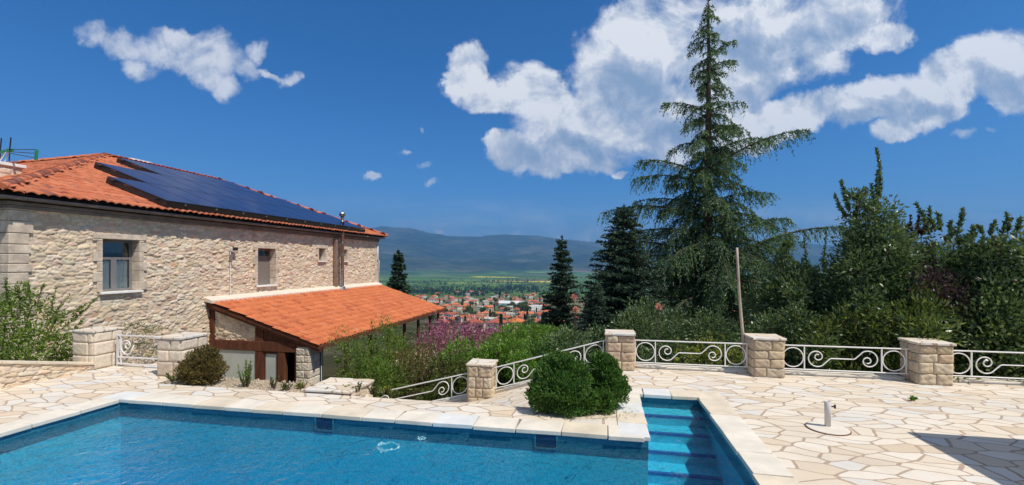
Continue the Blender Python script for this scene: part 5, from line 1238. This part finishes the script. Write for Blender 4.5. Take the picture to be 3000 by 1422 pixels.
def proto(kind, w, d, h, wm, rm, name):
    t = empty(name); b = MB().box(-w/2, w/2, -d/2, d/2, -5, h).build('wall', WALLM[wm], t)
    r = MB(); o = .5; z = h + .003
    if kind == 'hip': k = min(w, d)/2; rh = k*.42; a = w/2 - k + .4; r.add([(-w/2-o,-d/2-o,z),(w/2+o,-d/2-o,z),(w/2+o,d/2+o,z),(-w/2-o,d/2+o,z),(-a,0,z+rh),(a,0,z+rh)], [(3,2,1,0),(0,1,5,4),(1,2,5),(2,3,4,5),(3,0,4)])
    elif kind == 'gable': rh = d/2*.45; r.add([(-w/2-o,-d/2-o,z),(w/2+o,-d/2-o,z),(w/2+o,d/2+o,z),(-w/2-o,d/2+o,z),(-w/2-o,0,z+rh),(w/2+o,0,z+rh)], [(3,2,1,0),(0,1,5,4),(1,2,5),(2,3,4,5),(3,0,4)])
    else: r.box(-w/2-.2, w/2+.2, -d/2-.2, d/2+.2, z, z+.35)
    r.build('roof', ROOFM[rm], t)
    wn = MB(); n = int(w/3)
    for fl_ in range(int(h/3)):
        for i in range(n):
            x = -w/2 + (i+.5)*w/n; wn.box(x-.55, x+.55, -d/2-.06, -d/2+.05, fl_*3+.9, fl_*3+2.2); 
        for i in range(int(d/3.4)):
            y = -d/2 + (i+.5)*3.4; wn.box(w/2-.05, w/2+.06, y-.5, y+.5, fl_*3+.9, fl_*3+2.2); wn.box(-w/2-.06, -w/2+.05, y-.5, y+.5, fl_*3+.9, fl_*3+2.2)
    wn.build('window', WIN, t)
    if kind in ('hip', 'gable'): MB().box(w*.18, w*.18+.7, -.4, .3, h+.5, h + rh + 1.0).build('chimney', WALLM[wm], t)
    return t
def clone(src, loc, rz, sc=1):
    r = src.copy(); COL.objects.link(r); r.location = loc; r.rotation_euler = (0, 0, rz); r.scale = (sc, sc, sc)
    for c_ in src.children:
        cc = c_.copy(); COL.objects.link(cc); cc.parent = r
    return r
KINDS_ = [('hip', 11, 9, 6, 0, 0, 'house with a red hipped roof in the town', 'red roofed town houses'), ('hip', 12, 10, 3.5, 1, 1, 'low white house with an orange roof in the town', 'orange roofed town houses'),
          ('gable', 13, 8, 6, 1, 0, 'white two storey town house with a red gable roof', 'red gabled town houses'), ('gable', 10, 8, 4, 2, 1, 'small ochre town house with an orange gable roof', 'small ochre town houses'),
          ('hip', 14, 11, 6.5, 1, 2, 'white town house with a brown roof', 'brown roofed town houses'), ('flat', 12, 10, 6.5, 0, 5, 'flat roofed cream town building', 'flat roofed town buildings'),
          ('hip', 12, 9, 7, 2, 1, 'ochre town house with an orange hipped roof', 'ochre town houses')]
protos = [proto(k, w_, d_, h_, wm, rm, 'town_house') for (k, w_, d_, h_, wm, rm, lab, grp) in KINDS_]
used = [False]*len(protos); rg = np.random.default_rng(31); placed = []
def put(px, py, ki, rz, sc=1.):
    x, y, d = on_ground(px, py)
    for (a, b_, c_) in placed:
        if math.hypot(a-x, b_-y) < (c_ + 11*sc)*.62: return False
    placed.append((x, y, 11*sc)); z = gz(x, y); k = KINDS_[ki]
    if not used[ki]: o = protos[ki]; used[ki] = True; o.location = (x, y, z); o.rotation_euler = (0, 0, rz); o.scale = (sc,)*3
    else: o = clone(protos[ki], (x, y, z), rz, sc)
    tag(o, k[6], 'house', k[7]); return True
cnt = 0
for tr in range(2600):
    if cnt >= 185: break
    px = rg.uniform(1195, 1640) if rg.random() < .82 else rg.uniform(1640, 2700); py = 858 + rg.random()**1.1*118
    if py < 868 and not (1260 < px < 1420): continue
    if px > 1640 and rg.random() < .3: continue
    ki = int(rg.choice(len(protos), p=[.24,.2,.18,.12,.08,.08,.10])); cnt += put(px, py, ki, YAW + rg.choice([0, .5, 1.57, 1.1, -.4]) + rg.normal(0, .12), rg.uniform(.8, 1.15))
print('houses', cnt)
# the larger buildings one can pick out
def special(px, py, w_, d_, h_, kind, wm, rm, lab, rz=0., cat='building', name='town_building'):
    x, y, d = on_ground(px, py); o = proto(kind, w_, d_, h_, wm, rm, name); o.location = (x, y, gz(x, y)); o.rotation_euler = (0, 0, YAW + rz); tag(o, lab, cat); return o
special(1500, 897, 42, 16, 5, 'gable', 1, 3, 'long pale roofed hall in the middle of the town', -.1)
special(1480, 903, 20, 11, 4, 'hip', 3, 4, 'shed with a teal roof beside the long pale hall', .1)
special(1567, 915, 22, 14, 8, 'flat', 1, 3, 'big white flat roofed block left of the slim fir', .2)
special(1422, 900, 9, 9, 10, 'flat', 0, 5, 'square cream tower block in the town centre', .3)
special(1376, 893, 20, 12, 5, 'flat', 0, 5, 'wide flat cream building left of the tower block', .0)
special(1240, 873, 16, 9, 5, 'gable', 1, 0, 'white gabled building beyond the annexe roof', .2)
special(1555, 953, 13, 9, 4, 'flat', 1, 3, 'white building nearest to the green hedge', .3)
special(1540, 930, 16, 10, 4.5, 'gable', 1, 1, 'white house with an orange gable behind the hedge', .1)
special(1282, 918, 15, 9, 5, 'gable', 1, 0, 'white house just behind the tip of the annexe roof', -.2)

# trees of the town
def crown_blob(n, seed, cyp=False, size=(.7, .5)):
    rgb = np.random.default_rng(seed); v = Veg()
    for c_ in ([(0, 0, z, .9*(1 - z/11)+.15) for z in np.linspace(.8, 9, 9)] if cyp else [(rgb.normal(0,1.3), rgb.normal(0,1.3), rgb.uniform(2.5, 6), rgb.uniform(1.2, 2.2)) for _ in range(8)]):
        d = rnd_dir(n, rgb); P = np.array(c_[:3]) + d*c_[3]*(1-.3*rgb.random((n,1))); v.add(leaves(P, unit(d + rnd_dir(n, rgb)*.7 + np.array((0,0,.3))), size[0], size[1], rgb), rgb.random(n)*.8)
    return v
def town_tree(kind):
    t = empty('round_tree' if kind != 'cyp' else 'cypress_tree'); v = crown_blob(110 if kind == 'cyp' else 150, 5, kind == 'cyp'); v.build('crown', {'cyp': 'fir', 'olive': 'olive', 'dark': 'laurel'}[kind], t)
    build_tubes('trunk', [(np.array([[[0,0,-2],[0,0,1],[.1,0,4]]], float), np.array([[.25,.2,.1]]))], 'bark', t, 5); return t
TT = {'cyp': town_tree('cyp'), 'olive': town_tree('olive'), 'dark': town_tree('dark')}; TU = {k: False for k in TT}
TL = {'cyp': ('slender dark cypress among the town houses', 'cypresses of the town'), 'olive': ('grey green round tree among the town houses', 'pale trees of the town'), 'dark': ('dark green round tree among the town houses', 'dark trees of the town')}
def put_tree(px, py, kind, sc):
    x, y, d = on_ground(px, py); z = gz(x, y); rz = rg.uniform(0, 6.28)
    if not TU[kind]: o = TT[kind]; TU[kind] = True; o.location = (x, y, z); o.rotation_euler = (0,0,rz); o.scale = (sc,)*3
    else: o = clone(TT[kind], (x, y, z), rz, sc)
    tag(o, TL[kind][0], 'tree', TL[kind][1])
for (px, py, kind, sc) in ((1415, 925, 'olive', 1.5), (1530, 915, 'olive', 2.0), (1470, 915, 'olive', 1.3), (1375, 925, 'olive', 1.6), (1572, 925, 'cyp', 1.0), (1463, 875, 'cyp', 1.6), (1466, 870, 'cyp', 1.7), (1395, 868, 'dark', 2.0), (1540, 925, 'olive', 1.9), (1250, 862, 'dark', 2.4), (1268, 860, 'dark', 2.2), (1283, 862, 'dark', 2.4)): put_tree(px, py, kind, sc)
for i in range(250):
    px = rg.uniform(1190, 1660) if rg.random() < .75 else rg.uniform(1640, 2900); py = 856 + rg.random()**1.0*125; put_tree(px, py, rg.choice(['cyp', 'olive', 'dark', 'dark'], p=[.22,.33,.25,.2]), rg.uniform(.7, 1.35))
# rows of dark poplars beyond the town: nobody could count them
v = Veg()
for (x0, x1, py, n, hs_) in ((1180, 1300, 858, 60, 13), (1290, 1580, 852, 190, 15), (1480, 1580, 846, 60, 14), (1410, 1580, 826, 90, 17), (1190, 1300, 846, 40, 10), (1640, 2900, 850, 300, 14), (1330, 1420, 866, 50, 9)):
    for i in range(n):
        px = rg.uniform(x0, x1); x, y, d = on_ground(px, py + rg.normal(0, 1.6)); z = gz(x, y); h_ = hs_*rg.uniform(.6, 1.2); k = 46; zz = rg.random(k)*h_; rad = (.16*h_)*np.sqrt(np.clip(1 - zz/h_, 0, 1))*rg.uniform(.7, 1.4)
        th = rg.random(k)*6.28; P = np.stack([x + rad*np.cos(th), y + rad*np.sin(th), z + zz], -1); v.add(leaves(P, rnd_dir(k, rg), 2.2, 1.6, rg), rg.random(k)*.6)
o = v.build('distant_woods', 'fir', None); tag(o, 'dark rows of poplars and cypresses beyond the town', None, None, 'stuff')
v = Veg()
for i in range(2600):
    px = rg.uniform(1120, 2900); py = 812 + rg.random()**.8*50; x, y, d = on_ground(px, py); 
    if fbm(np.array([x/500.]), np.array([y/160.]), 3, 3)[0] < .5: continue
    z = gz(x, y); k = 9; s_ = rg.uniform(3, 7); P = np.array((x, y, z + s_*.5)) + rg.normal(0, s_*.5, (k, 3)); v.add(leaves(P, rnd_dir(k, rg), s_, s_*.8, rg), rg.random(k)*.5)
o = v.build('field_bushes', 'fir', None); tag(o, 'bushes and hedgerows scattered over the plain', None, None, 'stuff')

# ================================================================ haze, sky, sun, camera
hz_ = MB().box(-15500, 15500, -15500, 15500, -700, 1150); m, g, out = new_mat('haze')
g.set(out, 1, g.n('ShaderNodeVolumePrincipled', {'Color': (.20, .52, 1.0, 1), 'Density': 1.02e-4, 'Anisotropy': .2}))
o = hz_.build('haze', m); tag(o, 'thin blue haze over the plain and the mountains', None, None, 'stuff')

SUN_EL = R(57); sd = Vector((.88, -.47, 0)).normalized() * math.cos(SUN_EL); sd.z = math.sin(SUN_EL)
sun = bpy.data.lights.new('sun', 'SUN'); sun.energy = 4.9; sun.angle = R(.5); sun.color = (1, .94, .84)
so = bpy.data.objects.new('sun', sun); COL.objects.link(so); so.rotation_euler = (-sd).to_track_quat('-Z', 'Y').to_euler(); so.location = (20, -10, 40)

wd = bpy.data.worlds.new('World'); scene.world = wd; wd.use_nodes = True; wd.node_tree.nodes.clear(); g = NT(wd.node_tree)
out = g.n('ShaderNodeOutputWorld')
sky = g.n('ShaderNodeTexSky', sky_type='NISHITA'); sky.sun_disc = False; sky.sun_elevation = SUN_EL; sky.sun_rotation = math.atan2(sd.x, sd.y); sky.altitude = 300; sky.air_density = 1.0; sky.dust_density = .3; sky.ozone_density = 2.2
d = g.n('ShaderNodeTexCoord').outputs['Generated']
dot = lambda v: g.n('ShaderNodeVectorMath', {0: d, 1: v}, operation='DOT_PRODUCT').outputs['Value']
fw = dot((fx, fy, 0)); fwc = g.m('MAXIMUM', fw, .02)
u = g.m('DIVIDE', dot((rx, ry, 0)), fwc); vv = g.m('DIVIDE', dot((0, 0, 1)), fwc)
uv0 = g.n('ShaderNodeCombineXYZ', {0: u, 1: vv, 2: 0})
# billowing distortion of the sky position
nz = g.noise(uv0.outputs[0], 8, 6, .62).outputs[1]; nz = g.n('ShaderNodeVectorMath', {0: nz, 1: (.5, .5, .5)}, operation='SUBTRACT')
uv = g.n('ShaderNodeVectorMath', {0: uv0.outputs[0], 1: g.n('ShaderNodeVectorMath', {0: nz.outputs[0], 3: .11}, operation='SCALE').outputs[0]}, operation='ADD').outputs[0]
def blob(cx, cy, ax, ay, rot=0):
    mp = g.n('ShaderNodeMapping', {'Vector': uv}, vector_type='TEXTURE'); mp.inputs['Location'].default_value = ((cx-1500)/F, (HY-cy)/F, 0); mp.inputs['Rotation'].default_value = (0, 0, R(rot)); mp.inputs['Scale'].default_value = (ax/F, ay/F, 1)
    l = g.n('ShaderNodeVectorMath', {0: mp.outputs[0], 1: mp.outputs[0]}, operation='DOT_PRODUCT').outputs['Value']
    return g.m('SUBTRACT', 1, l)
def union(bs, k=.35):
    acc = None
    for b_ in bs:
        v_ = blob(*b_); acc = v_ if acc is None else g.m('SMOOTH_MAX', acc, v_, k)
    return acc
BIG = [(1375,185,62,70,0),(1440,275,130,62,-10),(1345,240,45,45,0),(1600,300,165,85,-25),(1700,370,190,110,0),(1500,440,85,50,0),(1650,460,210,58,-3),(1810,210,150,150,40),(1950,110,190,150,0),(1950,330,220,130,0),(2200,110,300,150,0),(2430,75,250,100,15),(2580,120,100,55,10),(2150,250,250,90,15),(2080,400,210,75,12),(2300,345,260,58,17),(2560,290,150,60,15),(2690,300,130,85,0),(2640,375,90,38,0),(2800,215,150,85,20),(2900,170,130,90,0),(2990,215,120,110,0),(1440,425,40,30,0),(1750,475,90,32,0),(1830,505,25,12,0)]
LEFT = [(275,100,62,42,-20),(345,125,90,45,-18),(455,150,75,60,0),(560,165,90,62,0),(650,160,85,65,-25),(660,240,55,45,-10),(755,140,42,38,0),(862,225,34,24,0),(800,205,60,14,-25),(400,205,55,34,-20),(720,185,70,36,-20),(600,215,60,40,0),(520,120,60,35,0),(400,150,90,36,0)]
SMALL = [(1245,482,34,16,0),(1105,529,40,14,5),(1187,446,14,12,0),(1283,676,20,22,0),(1500,683,42,14,0),(2905,377,34,14,10),(2815,388,55,22,10),(2910,306,14,11,0),(1690,692,170,26,-4),(1560,705,120,14,0),(2380,690,160,20,0),(1235,380,16,9,0),(1258,545,26,14,10)]
Db = union(BIG, .3); Dl = g.m('SUBTRACT', union(LEFT, .25), .06); Ds = g.m('SUBTRACT', union(SMALL, .1), .15)
n1 = g.noise(uv0.outputs[0], 6.5, 13, .64, .35).outputs[0]; n2 = g.noise(uv0.outputs[0], 2.6, 4, .5, .3).outputs[0]
sh = g.n('ShaderNodeVectorMath', {0: uv0.outputs[0], 1: (.014, .026, 0)}, operation='ADD')
s1 = g.noise(uv, 5.0, 5, .52).outputs[0]; shv = g.n('ShaderNodeVectorMath', {0: uv, 1: (.012, .028, 0)}, operation='ADD').outputs[0]; s2 = g.noise(shv, 5.0, 5, .52).outputs[0]
n1c = g.noise(sh.outputs[0], 6.5, 8, .64, .35).outputs[0]
amp = g.m('MULTIPLY', g.m('SUBTRACT', n1, .5), 3.6)
def cover(D, lo, hi): return g.mrange(g.m('ADD', D, amp), lo, hi, 0, 1, smooth=True)
cb_ = cover(g.m('MULTIPLY', Db, 1.5), -.30, .80); cl_ = g.m('MULTIPLY', cover(g.m('MULTIPLY', Dl, 1.3), -.35, 1.3), .84); cs_ = g.m('MULTIPLY', cover(Ds, 0, 1.1), .70)
alpha = g.m('MAXIMUM', g.m('MAXIMUM', cb_, cl_), cs_)
low = g.m('MULTIPLY', g.mrange(vv, .035, .06, 0, 1, smooth=True), g.mrange(vv, .17, .07, 0, 1, smooth=True)); stv = g.n('ShaderNodeVectorMath', {0: uv0.outputs[0], 1: (1, 4.5, 1)}, operation='MULTIPLY')
thin = g.m('MULTIPLY', g.m('MULTIPLY', low, g.mrange(g.noise(stv.outputs[0], 3.2, 7, .6).outputs[0], .42, .72, .06, 1)), .5)
alpha = g.m('MAXIMUM', alpha, thin)
front = g.mrange(fw, .05, .3, 0, 1); alpha = g.m('MULTIPLY', g.m('MULTIPLY', alpha, front), g.mrange(dot((0,0,1)), 0, .04, 0, 1))
DK = [(1700,465,250,60,-3),(1880,270,120,130,30),(1640,430,150,50,0),(2100,170,190,110,20),(2350,140,190,70,20),(2200,290,120,45,10),(2960,265,140,55,0),(2650,320,110,45,0),(1980,370,120,90,0),(2500,335,90,30,15)]
dk_ = g.mrange(g.m('ADD', union(DK, .5), g.m('MULTIPLY', g.m('SUBTRACT', n2, .5), 1.8)), -.6, .9, 0, 1, smooth=True)
emb = g.m('ADD', g.m('MULTIPLY', g.m('SUBTRACT', s1, s2), 3.6), g.m('MULTIPLY', g.m('SUBTRACT', n1, n1c), 2.2))
lit = g.m('ADD', g.m('SUBTRACT', .92, g.m('MULTIPLY', dk_, .58)), g.m('ADD', emb, g.m('MULTIPLY', g.m('SUBTRACT', n1, .5), .35)), clamp=True)
ccol = g.ramp(lit, [(0, (.27, .38, .56)), (.3, (.36, .46, .63)), (.6, (.53, .60, .73)), (.85, (.74, .78, .85)), (1, (.88, .90, .94))])
SKYK = .095
cs = g.n('ShaderNodeVectorMath', {0: ccol, 3: 1/SKYK}, operation='SCALE').outputs[0]
sc_ = g.n('ShaderNodeSeparateColor', {0: sky.outputs[0]})
def chan(i, p_, k_): return g.m('MULTIPLY', g.m('POWER', g.m('MULTIPLY', sc_.outputs[i], SKYK), p_), k_/SKYK)
skc = g.n('ShaderNodeCombineColor', {0: chan(0, 1.70, .78), 1: chan(1, 1.10, .80), 2: chan(2, 1.0, 1.20)}).outputs[0]
# unseen broken cloud added behind and above the view, to whiten the fill light
nb_ = g.noise(d, 2.4, 6, .55).outputs[0]; rest = g.m('MAXIMUM', g.mrange(fw, .28, .05, 0, 1), g.mrange(vv, .72, .95, 0, 1))
ab = g.m('MULTIPLY', g.m('MULTIPLY', g.mrange(nb_, .44, .60, 0, 1), rest), g.mrange(dot((0,0,1)), 0, .06, 0, 1)); alpha = g.m('MAXIMUM', g.m('MULTIPLY', alpha, g.m('SUBTRACT', 1, rest)), ab)
cs = g.mix(rest, cs, tuple(v/SKYK for v in (.50, .50, .50)))
fin = g.mix(alpha, skc, cs)
bg = g.n('ShaderNodeBackground', {'Color': fin, 'Strength': SKYK}); g.set(out, 0, bg)
try: wd.cycles.sampling_method = 'MANUAL'; wd.cycles.sample_map_resolution = 512
except Exception: pass

cam = bpy.data.cameras.new('camera'); co = bpy.data.objects.new('camera', cam); COL.objects.link(co); scene.camera = co
co.location = (0, 0, CAMZ); co.rotation_euler = (R(90), 0, YAW); cam.sensor_width = 36; cam.lens = 36*F/3000; cam.shift_y = (HY-711)/3000
cam.clip_start = .05; cam.clip_end = 60000
scene.view_settings.view_transform = 'Standard'; scene.view_settings.look = 'None'; scene.view_settings.exposure = 0; scene.view_settings.gamma = 1
scene.cycles.max_bounces = 8; scene.cycles.transparent_max_bounces = 12; scene.cycles.volume_bounces = 0; scene.cycles.use_denoising = True
scene.cycles.caustics_reflective = False; scene.cycles.caustics_refractive = False; scene.cycles.sample_clamp_indirect = 6
